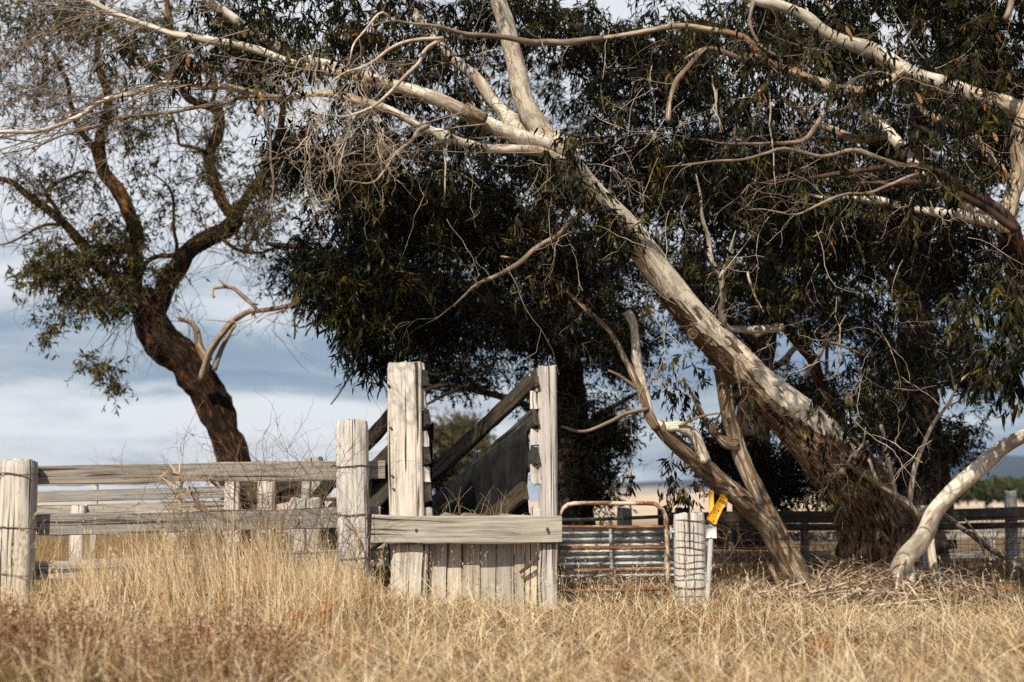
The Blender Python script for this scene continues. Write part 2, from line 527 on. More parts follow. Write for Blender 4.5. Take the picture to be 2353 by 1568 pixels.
B_PALE = bark_smooth('smooth_pale_bark', (0.70, 0.645, 0.55), (0.40, 0.365, 0.30), (0.26, 0.115, 0.035), 0.53)
B_TAN = bark_smooth('tan_streaked_bark', (0.47, 0.385, 0.27), (0.23, 0.18, 0.125), (0.22, 0.095, 0.028), 0.5, 0.22, (0.12, 0.07, 0.04))
B_TRUNK = bark_smooth('pale_bark_shedding', (0.79, 0.72, 0.61), (0.5, 0.44, 0.35), (0.24, 0.1, 0.035), 0.56, 0.03, (0.2, 0.115, 0.06))
B_PEEL = bark_smooth('stringy_peeling_bark', (0.5, 0.42, 0.32), (0.3, 0.24, 0.175), (0.17, 0.085, 0.04), 0.58, 0.5, (0.175, 0.11, 0.065))
B_TWIG = bark_smooth('twig_bark', (0.26, 0.21, 0.16), (0.14, 0.10, 0.07), (0.13, 0.06, 0.03), 0.56)
B_BONE = bark_smooth('bare_bone_twig', (0.56, 0.47, 0.37), (0.36, 0.285, 0.21), (0.28, 0.15, 0.08), 0.6)
B_DTWIG = bark_smooth('dark_twig_bark', (0.075, 0.042, 0.026), (0.035, 0.022, 0.015), (0.1, 0.04, 0.018), 0.56)


def bark_rough(name, dark, mid, warm, light, warm_at=0.52):
    m, t = new_mat(name)
    v, rnd = uvvec(t)
    a = t.noise(t.mapping(v, (26, 5.0, 1)), 1.0, 6, 0.7, 1.4)
    b = t.noise(t.mapping(v, (60, 8, 1)), 1.0, 4, 0.65, 0.5)
    f = t.math('ADD', t.math('MULTIPLY', a, 0.65), t.math('MULTIPLY', b, 0.35))
    c = t.ramp(f, [(0.43, dark), (0.505, mid), (0.6, light)])
    wm = t.ramp(t.noise(t.mapping(v, (9, 2.0, 1), (2, 5, 0)), 1.0, 5, 0.65, 1.0), [(warm_at, 0.0), (warm_at + 0.12, 1.0)])
    c = t.mix(t.math('MULTIPLY', wm, t.ramp(b, [(0.4, 0.0), (0.6, 1.0)])), c, warm)
    finish(t, c, 0.9, f, 1.0, 0.03, 0.15)
    return m


B_ROUGH = bark_rough('rough_dark_bark', (0.003, 0.0026, 0.002), (0.014, 0.008, 0.005), (0.3, 0.095, 0.02), (0.05, 0.03, 0.017), 0.54)  # warm orange patches paint sunlit bark into the colour
B_SHED = bark_rough('shedding_brown_bark', (0.025, 0.014, 0.008), (0.2, 0.135, 0.085), (0.27, 0.125, 0.04), (0.56, 0.47, 0.37), 0.54)
B_LIMB = bark_rough('rough_limb_bark', (0.01, 0.007, 0.005), (0.06, 0.034, 0.017), (0.34, 0.13, 0.035), (0.16, 0.095, 0.05), 0.5)
B_BASE = bark_rough('fibrous_base_bark', (0.012, 0.008, 0.006), (0.12, 0.078, 0.05), (0.2, 0.095, 0.04), (0.3, 0.225, 0.165), 0.56)
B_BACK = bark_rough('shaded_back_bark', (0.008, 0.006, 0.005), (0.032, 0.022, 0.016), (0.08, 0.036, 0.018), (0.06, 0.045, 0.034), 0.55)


def leaf_mat(name, stops, rough=0.42, transl=0.22, spec=0.45):
    m, t = new_mat(name)
    at = t.n('ShaderNodeAttribute', dict(attribute_name='rnd')).outputs['Fac']
    oi = t.n('ShaderNodeObjectInfo').outputs['Random']
    single = t.n('ShaderNodeAttribute', dict(attribute_name='single')).outputs['Fac']     # 1 on leaves that are objects of their own
    f = t.math('ADD', t.math('MULTIPLY', at, t.math('SUBTRACT', 1.0, single)), t.math('MULTIPLY', oi, single))
    c = t.ramp(f, stops)
    finish(t, c, rough, None, spec=spec, transl=transl)
    return m


L_GUM = leaf_mat('gum_leaf', [(0.0, (0.002, 0.0028, 0.0018)), (0.36, (0.0045, 0.006, 0.003)), (0.56, (0.012, 0.0145, 0.0045)), (0.72, (0.042, 0.043, 0.009)), (0.87, (0.11, 0.095, 0.017)), (0.92, (0.16, 0.085, 0.013)), (0.965, (0.2, 0.065, 0.01)), (1.0, (0.28, 0.17, 0.07))], 0.45, 0.22, 0.13)  # olive stops stand for sunlit leaves, darkest stops for shaded ones
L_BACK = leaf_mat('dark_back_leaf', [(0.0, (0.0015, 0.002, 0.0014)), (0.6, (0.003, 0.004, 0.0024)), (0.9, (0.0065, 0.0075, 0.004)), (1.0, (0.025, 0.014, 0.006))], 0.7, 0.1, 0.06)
L_OLIVE = leaf_mat('olive_leaf', [(0.0, (0.02, 0.024, 0.01)), (0.5, (0.06, 0.056, 0.014)), (0.85, (0.125, 0.1, 0.028)), (1.0, (0.2, 0.1, 0.025))], 0.5, 0.25, 0.25)
L_FAR = leaf_mat('far_tree_leaf', [(0.0, (0.04, 0.042, 0.02)), (0.6, (0.085, 0.08, 0.04)), (1.0, (0.13, 0.1, 0.05))], 0.7, 0.15, 0.2)
L_BUD = leaf_mat('gum_bud', [(0.0, (0.16, 0.07, 0.015)), (0.6, (0.3, 0.16, 0.025)), (1.0, (0.2, 0.05, 0.02))], 0.5, 0.1, 0.3)
L_DRY = leaf_mat('dry_leaf_and_bark', [(0.0, (0.14, 0.085, 0.05)), (0.5, (0.36, 0.27, 0.19)), (0.85, (0.52, 0.43, 0.33)), (1.0, (0.34, 0.16, 0.06))], 0.75, 0.1, 0.2)
G_DRY = leaf_mat('dry_grass_blade', [(0.0, (0.07, 0.034, 0.012)), (0.22, (0.19, 0.105, 0.036)), (0.4, (0.42, 0.275, 0.13)), (0.62, (0.67, 0.52, 0.315)), (0.93, (0.88, 0.78, 0.59)), (0.965, (0.24, 0.2, 0.06)), (1.0, (0.4, 0.13, 0.03))], 0.6, 0.28, 0.3)
G_BACK = leaf_mat('tawny_grass_blade', [(0.0, (0.07, 0.042, 0.02)), (0.4, (0.2, 0.13, 0.06)), (0.8, (0.42, 0.29, 0.14)), (1.0, (0.58, 0.44, 0.25))], 0.65, 0.25, 0.25)
G_WEED = leaf_mat('rust_weed', [(0.0, (0.065, 0.026, 0.012)), (0.35, (0.17, 0.055, 0.02)), (0.6, (0.27, 0.1, 0.035)), (0.72, (0.1, 0.075, 0.035)), (0.8, (0.48, 0.38, 0.25)), (1.0, (0.62, 0.54, 0.4))], 0.7, 0.2, 0.2)
G_ORANGE = leaf_mat('orange_leaf', [(0.0, (0.3, 0.085, 0.015)), (0.6, (0.48, 0.16, 0.025)), (1.0, (0.4, 0.2, 0.06))], 0.6, 0.25, 0.3)
B_SHRUB = leaf_mat('dead_shrub_twig', [(0.0, (0.08, 0.045, 0.03)), (0.6, (0.17, 0.105, 0.07)), (1.0, (0.34, 0.26, 0.19))], 0.8, 0.0, 0.2)


def ground_mat():
    m, t = new_mat('dry_ground')
    g = t.n('ShaderNodeNewGeometry').outputs['Position']
    a = t.noise(g, 3.0, 6, 0.65)
    b = t.noise(g, 28.0, 5, 0.7)
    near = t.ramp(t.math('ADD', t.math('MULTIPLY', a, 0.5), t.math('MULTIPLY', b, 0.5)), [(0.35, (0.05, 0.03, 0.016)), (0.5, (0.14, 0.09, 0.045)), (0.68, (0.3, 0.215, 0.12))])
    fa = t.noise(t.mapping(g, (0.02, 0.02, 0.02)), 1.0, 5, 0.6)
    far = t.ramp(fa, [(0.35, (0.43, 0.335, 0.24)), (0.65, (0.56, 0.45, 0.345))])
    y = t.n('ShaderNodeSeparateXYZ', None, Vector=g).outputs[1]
    k = t.n('ShaderNodeMapRange', None, Value=y, i1=34.0, i2=75.0).outputs[0]  # near brown reaches far back to paint the trees' shade
    finish(t, t.mix(k, near, far), 0.95, b, 0.6, 0.03, 0.1)
    return m


def hill_mat():
    m, t = new_mat('wooded_hill')
    g = t.n('ShaderNodeNewGeometry').outputs['Position']
    a = t.noise(t.mapping(g, (0.008, 0.008, 0.03)), 1.0, 5, 0.6)
    z = t.n('ShaderNodeSeparateXYZ', None, Vector=g).outputs[2]
    up = t.math('ADD', z, t.math('MULTIPLY', t.math('SUBTRACT', a, 0.5), 46.0))
    k = t.n('ShaderNodeMapRange', None, Value=up, i1=12.0, i2=19.0).outputs[0]
    wood = t.ramp(t.noise(t.mapping(g, (0.05, 0.05, 0.12)), 1.0, 4, 0.6), [(0.35, (0.012, 0.024, 0.042)), (0.7, (0.028, 0.045, 0.066))])  # blue put into the woodland colour, standing in for haze
    field = t.ramp(a, [(0.4, (0.33, 0.275, 0.235)), (0.6, (0.46, 0.385, 0.31))])
    finish(t, t.mix(k, field, wood), 0.95, None, spec=0.05)
    return m


def rust_mat(name, bare, rustc, at=0.45):
    m, t = new_mat(name)
    v, rnd = uvvec(t)
    a = t.noise(t.mapping(v, (14, 5, 1)), 1.0, 6, 0.7, 0.5)
    b = t.noise(t.mapping(v, (90, 60, 1)), 1.0, 4, 0.7)
    r = t.ramp(b, [(0.3, tuple(x * 0.45 for x in rustc)), (0.5, rustc), (0.72, tuple(min(1, x * 1.9) for x in rustc))])
    k = t.ramp(a, [(at, 0.0), (at + 0.1, 1.0)])
    finish(t, t.mix(k, bare, r), 0.7, b, 0.35, 0.004, 0.35)
    return m


M_RUST = rust_mat('rusted_gate_pipe', (0.34, 0.23, 0.14), (0.125, 0.047, 0.015), 0.37)
M_RUSTPALE = rust_mat('pale_rusted_pipe', (0.5, 0.42, 0.34), (0.125, 0.05, 0.017), 0.42)
M_WIRE = rust_mat('rusty_wire', (0.09, 0.055, 0.04), (0.1, 0.045, 0.025), 0.4)
M_DARKPIPE = rust_mat('dark_pipe', (0.06, 0.055, 0.05), (0.07, 0.04, 0.025), 0.55)
M_GALV = rust_mat('galvanised_steel', (0.40, 0.42, 0.42), (0.3, 0.29, 0.26), 0.62)
M_SHEET = rust_mat('galvanised_sheet', (0.44, 0.45, 0.445), (0.24, 0.235, 0.22), 0.55)


def flat_mat(name, c1, c2, rough=0.5, scale=(20, 6, 1), spec=0.4):
    m, t = new_mat(name)
    v, rnd = uvvec(t)
    a = t.noise(t.mapping(v, scale), 1.0, 5, 0.65, 0.4)
    finish(t, t.ramp(a, [(0.35, c1), (0.65, c2)]), rough, a, 0.15, 0.004, spec)
    return m


M_YELLOW = flat_mat('faded_yellow_plastic', (0.5, 0.22, 0.006), (0.82, 0.4, 0.012), 0.5, (60, 30, 1))
M_PALEYEL = flat_mat('sun_bleached_yellow', (0.74, 0.46, 0.05), (0.82, 0.56, 0.12), 0.5)
M_BLACK = flat_mat('black_print', (0.015, 0.013, 0.01), (0.03, 0.025, 0.02), 0.6)
M_PRINT = flat_mat('faded_brown_print', (0.16, 0.06, 0.005), (0.24, 0.1, 0.008), 0.6)
M_WHITE = flat_mat('white_plate', (0.68, 0.66, 0.65), (0.78, 0.76, 0.745), 0.45)
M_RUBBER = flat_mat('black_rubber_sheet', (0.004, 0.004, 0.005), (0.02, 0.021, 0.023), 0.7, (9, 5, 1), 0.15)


# ------------------------------------------------------------------ the setting: ground, hills
def gz(x, y):
    x = np.asarray(x, float); y = np.asarray(y, float)
    z = 0.05 * np.sin(x * 0.9 + 1.0) * np.sin(y * 0.7) + 0.03 * np.sin(x * 2.3 + y * 1.1)
    z = z * sstep(3, 6, y) * (1 - sstep(40, 120, y))
    z = z + 0.16 * np.exp(-((x - 3.1) ** 2 + (y - 12.6) ** 2) / 2.2)          # litter heaped about the gum
    z = z + 0.10 * np.exp(-((x + 1.6) ** 2) / 2.0 - ((y - 9.2) ** 2) / 1.6)   # tussocky hump by the rails
    s = x / np.maximum(y, 1)
    z = z - 3.0 * sstep(25, 150, y) * (1 - sstep(-0.05, 0.1, s))
    z = z + sstep(60, 900, y) * sstep(0.0, 0.14, s) * 5.5
    return z


def build_ground():
    az = np.concatenate([np.linspace(-math.pi, -0.65, 40), np.linspace(-0.62, 0.62, 181), np.linspace(0.65, math.pi, 40)])
    rr = np.concatenate([np.linspace(0.3, 20, 120), np.geomspace(20.6, 3500, 84)])
    A, D = np.meshgrid(az, rr, indexing='ij')
    X = np.sin(A) * D
    Yv = np.cos(A) * D
    Z = gz(X, Yv)
    V = np.stack([X, Yv, Z], -1).reshape(-1, 3)
    n = len(rr)
    i, j = np.meshgrid(np.arange(len(az) - 1), np.arange(n - 1), indexing='ij')
    q = np.stack([i * n + j, (i + 1) * n + j, (i + 1) * n + j + 1, i * n + j + 1], -1).reshape(-1, 4)
    o = MB().add(V, q).build('ground', ground_mat(), kind='structure')
    # behind and around the camera, a coarse continuation of the same sheet
    return o


build_ground()


def build_hills():
    rng = np.random.default_rng(4)
    us = np.linspace(1280, 4600, 260)
    top = np.interp(us, [1280, 1380, 1450, 1560, 1660, 1800, 1950, 2080, 2180, 2260, 2353, 2600, 3000, 3800, 4600],
                    [1149, 1118, 1107, 1103, 1098, 1092, 1080, 1066, 1050, 1040, 1047, 1032, 1040, 1060, 1075])
    Ytop, rows = 2600.0, 14
    nz = lattice(rng, 260, 2, 26, 2)[:, 0] - 0.5
    pts = []
    for k in range(rows):
        f = k / (rows - 1)
        Y = 1300 + (Ytop - 1300) * f
        xb = PV(us, top + nz * 5, Ytop)
        z = 6 + (xb[:, 2] - 6) * f ** 1.3
        pts.append(np.stack([xb[:, 0] * (Y / Ytop) ** 0.6, np.full(260, Y), z - (4 if k == 0 else 0)], 1))
    bk_ = pts[-1] + np.array([0, 500, -60]); bk_[:, 2] = np.maximum(bk_[:, 2], -3.6)
    pts.append(bk_)
    V = np.stack(pts, 0).reshape(-1, 3)
    i, j = np.meshgrid(np.arange(rows), np.arange(259), indexing='ij')
    q = np.stack([i * 260 + j, i * 260 + j + 1, (i + 1) * 260 + j + 1, (i + 1) * 260 + j], -1).reshape(-1, 4)
    MB().add(V, q).build('hills', hill_mat(), kind='structure')


build_hills()


def build_haze():
    m = bpy.data.materials.new('thin_air')
    m.use_nodes = True
    t = NT(m.node_tree)
    v = t.n('ShaderNodeVolumePrincipled', None, Color=(0.72, 0.82, 1.0, 1), Density=0.0001, Anisotropy=0.1)
    t.t.links.new(v.outputs[0], t.n('ShaderNodeOutputMaterial').inputs['Volume'])
    x0, x1, y0, y1, z0, z1 = -3600, 3600, -3600, 3600, -5.0, 110.0
    V = [(x, y, z) for z in (z0, z1) for y in (y0, y1) for x in (x0, x1)]
    Q = [(0, 2, 3, 1), (4, 5, 7, 6), (0, 1, 5, 4), (2, 6, 7, 3), (0, 4, 6, 2), (1, 3, 7, 5)]
    MB().add(V, Q).build('haze', m, smooth=False, stuff=True)


build_haze()

# ------------------------------------------------------------------ front rail fence
g = lambda p: np.array([p[0], p[1], float(gz(p[0], p[1]))])


def post_px(name, parent, mat, u0, u1, vtop, Y, depth=None, lean=0.0, vbase=None, **kw):
    """a post seen between layout columns u0..u1 at distance Y, standing in the ground"""
    w_ = R(u1 - u0, Y)
    top = P((u0 + u1) / 2, vtop, Y)
    b = np.array([top[0] + lean, top[1], float(gz(top[0], top[1])) - 0.25])
    mb = MB()
    post_geo(mb, b, top, w_, depth or w_ * 0.8, **kw)
    return mb.build(name, mat, parent), b, top, w_


fence = thing('rail_fence', 'weathered three rail timber fence with two stout wired posts running up to the loading ramp', 'fence', g(P(430, 1380, 9.85)))
YL, YR = 9.62, 10.02
p1, b1, t1, w1 = post_px('post', fence, W_POST, 8, 86, 1058, YL, 0.19, lean=-0.015, seed=3, square=3.2, wobble=0.05, cracks=3)
p2, b2, t2, w2 = post_px('post', fence, W_POST, 773, 845, 968, YR, 0.17, lean=0.045, seed=8, square=5.0, wobble=0.03, cracks=4)
for pk, (t_, w_, Y, vs, dep, ln) in enumerate(((t1, w1, YL, (1090, 1213, 1320), 0.19, -0.015), (t2, w2, YR, (1072, 1182, 1283), 0.17, 0.045))):
    for k, v in enumerate(vs):
        c = P((8 + 86) / 2 if pk == 0 else (773 + 845) / 2, v, Y)
        c[0] += ln * (t_[2] - c[2]) / (t_[2] + 0.25)
        mb = MB()
        ring_wire(mb, c, w_ * 1.02, dep * 1.02, 0.0045, seed=k + pk * 5, square=4.2)
        # twisted tail
        e = c + np.array([-w_ / 2, -dep / 2, 0])
        tube(mb, [e, e + [-0.02, -0.008, 0.006], e + [-0.035, 0.0, -0.012]], [0.005, 0.007, 0.004], 5, 0.01, seed=k)
        mb.build('wire_tie', M_WIRE, p1 if pk == 0 else p2)
rb = 0.075
for k, (vl, vr, ul, ur, wd) in enumerate(((1092, 1079, 60, 884, 0.132), (1208, 1188, 60, 874, 0.138), (1312, 1279, 60, 893, 0.125))):
    A = P(ul, vl, YL + rb + 0.05); B = P(ur, vr, YR + rb + 0.06)
    mb = MB(); board_geo(mb, A, B, wd, 0.045, seed=20 + k, wob=0.007)
    mb.build('rail', W_GREY, fence)
    A2 = P(-420, vl + 8, YL + rb - 0.1); B2 = P(44, vl + 3, YL + rb + 0.035)
    mb = MB(); board_geo(mb, A2, B2, wd, 0.045, seed=30 + k, wob=0.007)
    mb.build('rail', W_GREY, fence)

# ------------------------------------------------------------------ loading ramp
ramp = thing('loading_ramp', 'old timber stock loading ramp with tall split posts and a heavy cross beam', 'loading ramp', g(P(1090, 1400, 10.2)))
YP = 10.15


def ramp_post(u0t, u1t, u0b, u1b, vtop, Y, dep, seed, yaw=0.0, sq=5.0, low=None):
    top = P((u0t + u1t) / 2, vtop, Y)
    bot = P((u0b + u1b) / 2, 1400, Y)
    w_ = R((u1t - u0t + u1b - u0b) / 2, Y)
    mb = MB()
    bot[2] = -0.3
    post_geo(mb, bot, top, w_, dep, yaw=yaw, seed=seed, square=sq, sides=56, taper=-0.0, cracks=7, jag=0.01, wobble=0.035)
    return mb.build('post', W_POST, ramp), bot, top, w_


rp1, _, _, _ = ramp_post(890, 966, 901, 984, 834, YP, 0.16, 11, yaw=0.06)
rp2, _, _, _ = ramp_post(1237, 1279, 1236, 1281, 842, YP + 0.05, 0.15, 12, yaw=-0.03)
# the ledge of each post that the side rails are let into, in short lengths between the notches
for (u, vs, seed, uw, slope) in ((964, ((838, 852), (893, 938), (991, 1028), (1074, 1108), (1166, 1192)), 40, 22, 0.058), (1229, ((847, 866), (900, 940), (988, 1024), (1068, 1110), (1170, 1192)), 60, 26, 0.012)):
    for k, (va, vb) in enumerate(vs):
        ua = u + slope * (va - 840); ub = u + slope * (vb - 840)
        A, B = P(ua, va, YP + 0.03), P(ub, vb, YP + 0.03)
        mb = MB(); board_geo(mb, B, A, R(uw, YP), 0.09, up=(1, 0, 0), seed=seed + k, wob=0.005, endjag=0.008, seg=0.05)
        mb.build('post_ledge', W_POST, rp1 if u < 1000 else rp2)
for k, (u, v) in enumerate(((894, 887), (900, 985), (906, 1125), (903, 1095))):
    c = P(u, v, YP - 0.075)
    mb = MB(); tube(mb, [c + [-0.012, 0, 0.008], c + [0, -0.008, 0], c + [0.008, -0.004, -0.014]], [0.007, 0.009, 0.006], 7, 0.01, seed=k)
    mb.build('bolt', M_WIRE, rp1)
mb = MB(); board_geo(mb, P(857, 1216, 9.99), P(1288, 1217, 10.02), R(61, 10), 0.07, seed=77, wob=0.009, endjag=0.012, ch=0.006)
beam = mb.build('cross_beam', W_BEAM, ramp)
for (u, v) in ((956, 1218), (1258, 1216)):
    c = P(u, v, 9.95)
    mb = MB(); tube(mb, [c + [0, 0.03, 0], c + [0, 0.0, 0]], [0.011, 0.010], 10, 0.02, seed=3)
    mb.build('bolt', M_WIRE, beam)
# lower half of the posts stands proud under the beam, with upright facing boards between
for (ua, ub, uc, ud, v0, v1, dep, seed) in ((903, 984, 898, 984, 1250, 1420, 0.12, 91), (1238, 1281, 1236, 1281, 1250, 1420, 0.12, 92)):
    top = P((ua + ub) / 2, v0, 10.09); bot = P((uc + ud) / 2, v1, 10.09)
    mb = MB(); post_geo(mb, bot - [0, 0, 0.2], top, R(ub - ua, 10.1), dep, seed=seed, square=5, sides=48, cracks=7, jag=0.004, wobble=0.03)
    mb.build('post_foot', W_POST, rp1 if ua < 1000 else rp2)
ub = [986, 1027, 1064, 1103, 1141, 1182, 1206, 1235]
for k in range(7):
    a, b = ub[k] + 1.2, ub[k + 1] - 1.2
    u = (a + b) / 2
    yo = 10.15 + [0, .012, -.006, .01, 0.004, -0.004, 0.008][k]
    bot = P(u, 1420, yo); bot[2] = -0.15
    mb = MB(); board_geo(mb, bot, P(u, 1247 - (k % 3) * 2, yo), R(b - a, yo), 0.05, up=(1, 0, 0), seed=100 + k, wob=0.004)
    mb.build('upright_board', W_BOARD, ramp)
mb = MB(); board_geo(mb, P(1196, 1318, 10.08), P(1239, 1280, 10.06), 0.022, 0.02, seed=5)
mb.build('loose_batten', W_DARK, ramp)
# ragged ends of the deck planks over the beam, then the deck going down and back
DL0, DR0 = P(966, 1191, 10.2), P(1240, 1193, 10.25)
DL1, DR1 = P(719, 1245, 12.25), P(926, 1245, 12.35)
DL1[2] = DR1[2] = -0.06
nb_ = 6
for k in range(nb_):
    f0 = (k + 0.5) / nb_
    A = DL0 + (DR0 - DL0) * f0; B = DL1 + (DR1 - DL1) * f0
    B = A + ((DL1 + DR1) - (DL0 + DR0)) / 2
    A = A + (A - B) * (0.004 + 0.006 * ((k * 7) % 3)) + [0, 0, 0.004 * ((k * 5) % 3)]
    mb = MB(); board_geo(mb, A, B, np.linalg.norm(DR0 - DL0) / nb_ - 0.008, 0.045, up=DR0 - DL0, seed=140 + k, wob=0.008, endjag=0.02)
    mb.build('deck_plank', W_BEAM, ramp)
zf = [875, 964, 1050, 1134]
L1, R1 = P(719, 1153, 12.25), P(928, 1153, 12.35)
for k, v in enumerate(zf):
    for side, (u, U1, sd) in enumerate(((973 + 2.5 * k, L1, 160), (1226, R1, 180))):
        A = P(u, v, YP + 0.0); B = U1 + [0, 0, -0.262 * k]
        d = (B - A) / np.linalg.norm(B - A)
        A = A - d * 0.045
        wd = 0.125
        if k == 3:
            B = A + (B - A) * 0.5
            if side:
                A = A + [-0.075, -0.03, 0]; B = B + [-0.075, -0.03, 0]
        mb = MB(); board_geo(mb, A, B, wd, 0.042, seed=sd + k, wob=0.008, endjag=0.01)
        mb.build('side_rail', W_DARK, ramp)
# black sheeting hung on the inner faces of the sides
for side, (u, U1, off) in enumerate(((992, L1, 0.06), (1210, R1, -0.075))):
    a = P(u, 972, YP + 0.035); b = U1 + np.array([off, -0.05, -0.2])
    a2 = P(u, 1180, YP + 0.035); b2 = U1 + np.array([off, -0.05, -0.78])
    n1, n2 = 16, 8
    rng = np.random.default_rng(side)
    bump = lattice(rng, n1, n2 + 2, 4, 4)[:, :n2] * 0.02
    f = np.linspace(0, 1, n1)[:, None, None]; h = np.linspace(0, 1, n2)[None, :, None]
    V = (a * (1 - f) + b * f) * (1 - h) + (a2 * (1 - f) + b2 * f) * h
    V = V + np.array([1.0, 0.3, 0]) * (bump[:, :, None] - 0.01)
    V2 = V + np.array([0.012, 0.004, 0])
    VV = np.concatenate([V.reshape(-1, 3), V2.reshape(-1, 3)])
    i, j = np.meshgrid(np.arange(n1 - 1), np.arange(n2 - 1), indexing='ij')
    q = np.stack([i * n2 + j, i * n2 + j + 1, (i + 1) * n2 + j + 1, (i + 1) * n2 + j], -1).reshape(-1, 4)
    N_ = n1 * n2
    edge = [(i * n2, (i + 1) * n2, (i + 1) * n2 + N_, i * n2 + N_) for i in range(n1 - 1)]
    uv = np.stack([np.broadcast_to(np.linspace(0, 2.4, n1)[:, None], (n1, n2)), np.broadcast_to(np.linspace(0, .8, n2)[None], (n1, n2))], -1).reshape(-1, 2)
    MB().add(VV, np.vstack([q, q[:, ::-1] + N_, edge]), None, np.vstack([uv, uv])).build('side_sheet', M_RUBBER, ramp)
for (u0, u1, vt, Y, sd) in ((1083, 1104, 1036, 11.35, 201), (965, 985, 1100, 12.3, 203)):
    post_px('side_post', ramp, W_POST, u0, u1, vt, Y, seed=sd, sides=28)

# ------------------------------------------------------------------ yard fences behind the ramp
def yard(name, label, loc, posts, rails, pmat=W_POST, rmat=W_GREY):
    f = thing(name, label, 'fence', g(loc))
    for k, (u0, u1, vt, Y) in enumerate(posts):
        post_px('post', f, pmat, u0, u1, vt, Y, seed=300 + k + int(u0), sides=28, cracks=2)
    for k, (ua, va, Ya, uc, vc, Yc, w_) in enumerate(rails):
        mb = MB(); board_geo(mb, P(ua, va, Ya), P(uc, vc, Yc), w_, 0.04, seed=400 + k + int(abs(ua)), wob=0.006)
        mb.build('rail', rmat, f)
    return f


yard('yard_fence', 'pale stockyard fence of short posts and dark side rails by the ramp foot', P(620, 1270, 12.8),
     ((695, 744, 1053, 12.75), (665, 745, 1147, 11.5), (592, 634, 1103, 12.9), (517, 553, 1104, 13.0)),
     ((548, 1125, 13.15, 596, 1128, 13.05, 0.17), (630, 1112, 13.0, 700, 1094, 12.75, 0.16), (626, 1146, 13.05, 702, 1131, 12.8, 0.11), (548, 1157, 13.2, 598, 1158, 13.1, 0.12), (742, 1099, 12.8, 905, 1096, 12.8, 0.15)), rmat=W_DARK)
yard('yard_fence', 'low grey rail fence across the yard seen between the front rails', P(270, 1230, 13.6),
     ((165, 198, 1163, 13.3), (212, 226, 1110, 15.5), (392, 420, 1092, 14.6), (-160, -120, 1120, 14.0), (-60, -20, 1150, 13.4)),
     ((-250, 1152, 13.75, 545, 1129, 13.1, 0.105), (-250, 1180, 13.75, 545, 1160, 13.1, 0.085), (-250, 1117, 16.2, 420, 1108, 15.2, 0.045), (-250, 1232, 13.8, 545, 1205, 13.15, 0.1)))
# rusty bent pipe gate in the yard
pg = thing('pipe_gate', 'rusty hooped pipe gate half hidden behind the short yard posts', 'gate', g(P(640, 1250, 13.6)))
mb = MB()
Yg = 13.5
tube(mb, [P(562, 1260, Yg), P(562, 1110, Yg), P(570, 1092, Yg), P(592, 1085, Yg), P(700, 1083, Yg), P(770, 1080, Yg), P(790, 1086, Yg), P(799, 1105, Yg), P(800, 1250, Yg)], [0.021] * 9, 8, 0.04, seed=2)
mb.build('frame', M_RUST, pg)
for v in (1120, 1150, 1185, 1215):
    mb = MB(); tube(mb, [P(562, v, Yg), P(800, v - 3, Yg)], [0.018] * 2, 8, 0.2, seed=v)
    mb.build('bar', M_RUST, pg)

# ------------------------------------------------------------------ rusted tubular gate by the ramp
gate = thing('tubular_gate', 'rusted round cornered pipe gate between the ramp and the wired strainer post', 'gate', g(P(1410, 1405, 10.25)))
Yg = 10.22
mb = MB()
tube(mb, [P(1283, 1425, Yg), P(1283, 1300, Yg), P(1283, 1200, Yg), P(1285, 1184, Yg), P(1293, 1169, Yg), P(1305, 1160, Yg), P(1322, 1157, Yg), P(1420, 1157, Yg), P(1488, 1157, Yg), P(1508, 1160, Yg), P(1523, 1172, Yg),
          P(1530, 1190, Yg), P(1532, 1220, Yg), P(1535, 1320, Yg), P(1537, 1425, Yg)], [0.0152] * 15, 12, 0.03, rough=0.03, seed=14)
fr = mb.build('frame', M_RUSTPALE, gate)
for k, (v, v2) in enumerate(((1211, 1211), (1259, 1259), (1311, 1309), (1358, 1354), (1407, 1403))):
    mb = MB(); tube(mb, [P(1284, v, Yg), P(1410, (v + v2) / 2 + 0.5, Yg), P(1533, v2, Yg)], [0.0125] * 3, 12, 0.05, rough=0.03, seed=k + 31)
    mb.build('bar', M_RUST, gate)
mb = MB()
rng = np.random.default_rng(5)
for u in (1323, 1370, 1412, 1455, 1500):
    n = 12
    v = np.linspace(1215, 1425, n)
    tube(mb, PV(u + rng.normal(0, 1.0, n) - 2, v, np.full(n, Yg + 0.03)), np.full(n, 0.0016), 3, 0.1, smoothp=False, cap=False)
for v in (1228, 1249, 1270, 1285, 1300, 1325, 1340, 1372, 1390):
    n = 26
    u = np.linspace(1286, 1534, n)
    tube(mb, PV(u, v + 1.6 * np.sin(u * 0.22 + v) - 0.01 * (u - 1286), np.full(n, Yg + 0.034)), np.full(n, 0.0022), 3, 0.1, smoothp=False, cap=False)
mb.build('wire_netting', M_WIRE, gate, stuff=True)
# chain and latch
ch = MB()
for k in range(9):
    c = P(1541 + k * 2.6, 1224 - 6 * math.sin(k * 0.75) + (k > 5) * (k - 5) * 7, 10.05)
    th = np.linspace(0, 2 * math.pi, 9)
    ax = (np.array([1, 0, 0]), np.array([0, 0.6, 0.8]))
    sx = 0.011
    ring = c + sx * np.cos(th)[:, None] * (ax[0] if k < 6 else np.array([0.3, 0.5, 0])) + 0.017 * np.sin(th)[:, None] * (ax[1] if k % 2 else np.array([0.5, -0.4, 0.75]))
    tube(ch, ring, np.full(9, 0.0035), 5, 0.01, smoothp=False, cap=False)
tube(ch, [P(1541, 1211, 10.1), P(1542, 1226, 10.1), P(1542, 1240, 10.1)], [0.006] * 3, 6, 0.02)
ch.build('latch_chain', M_GALV, gate)

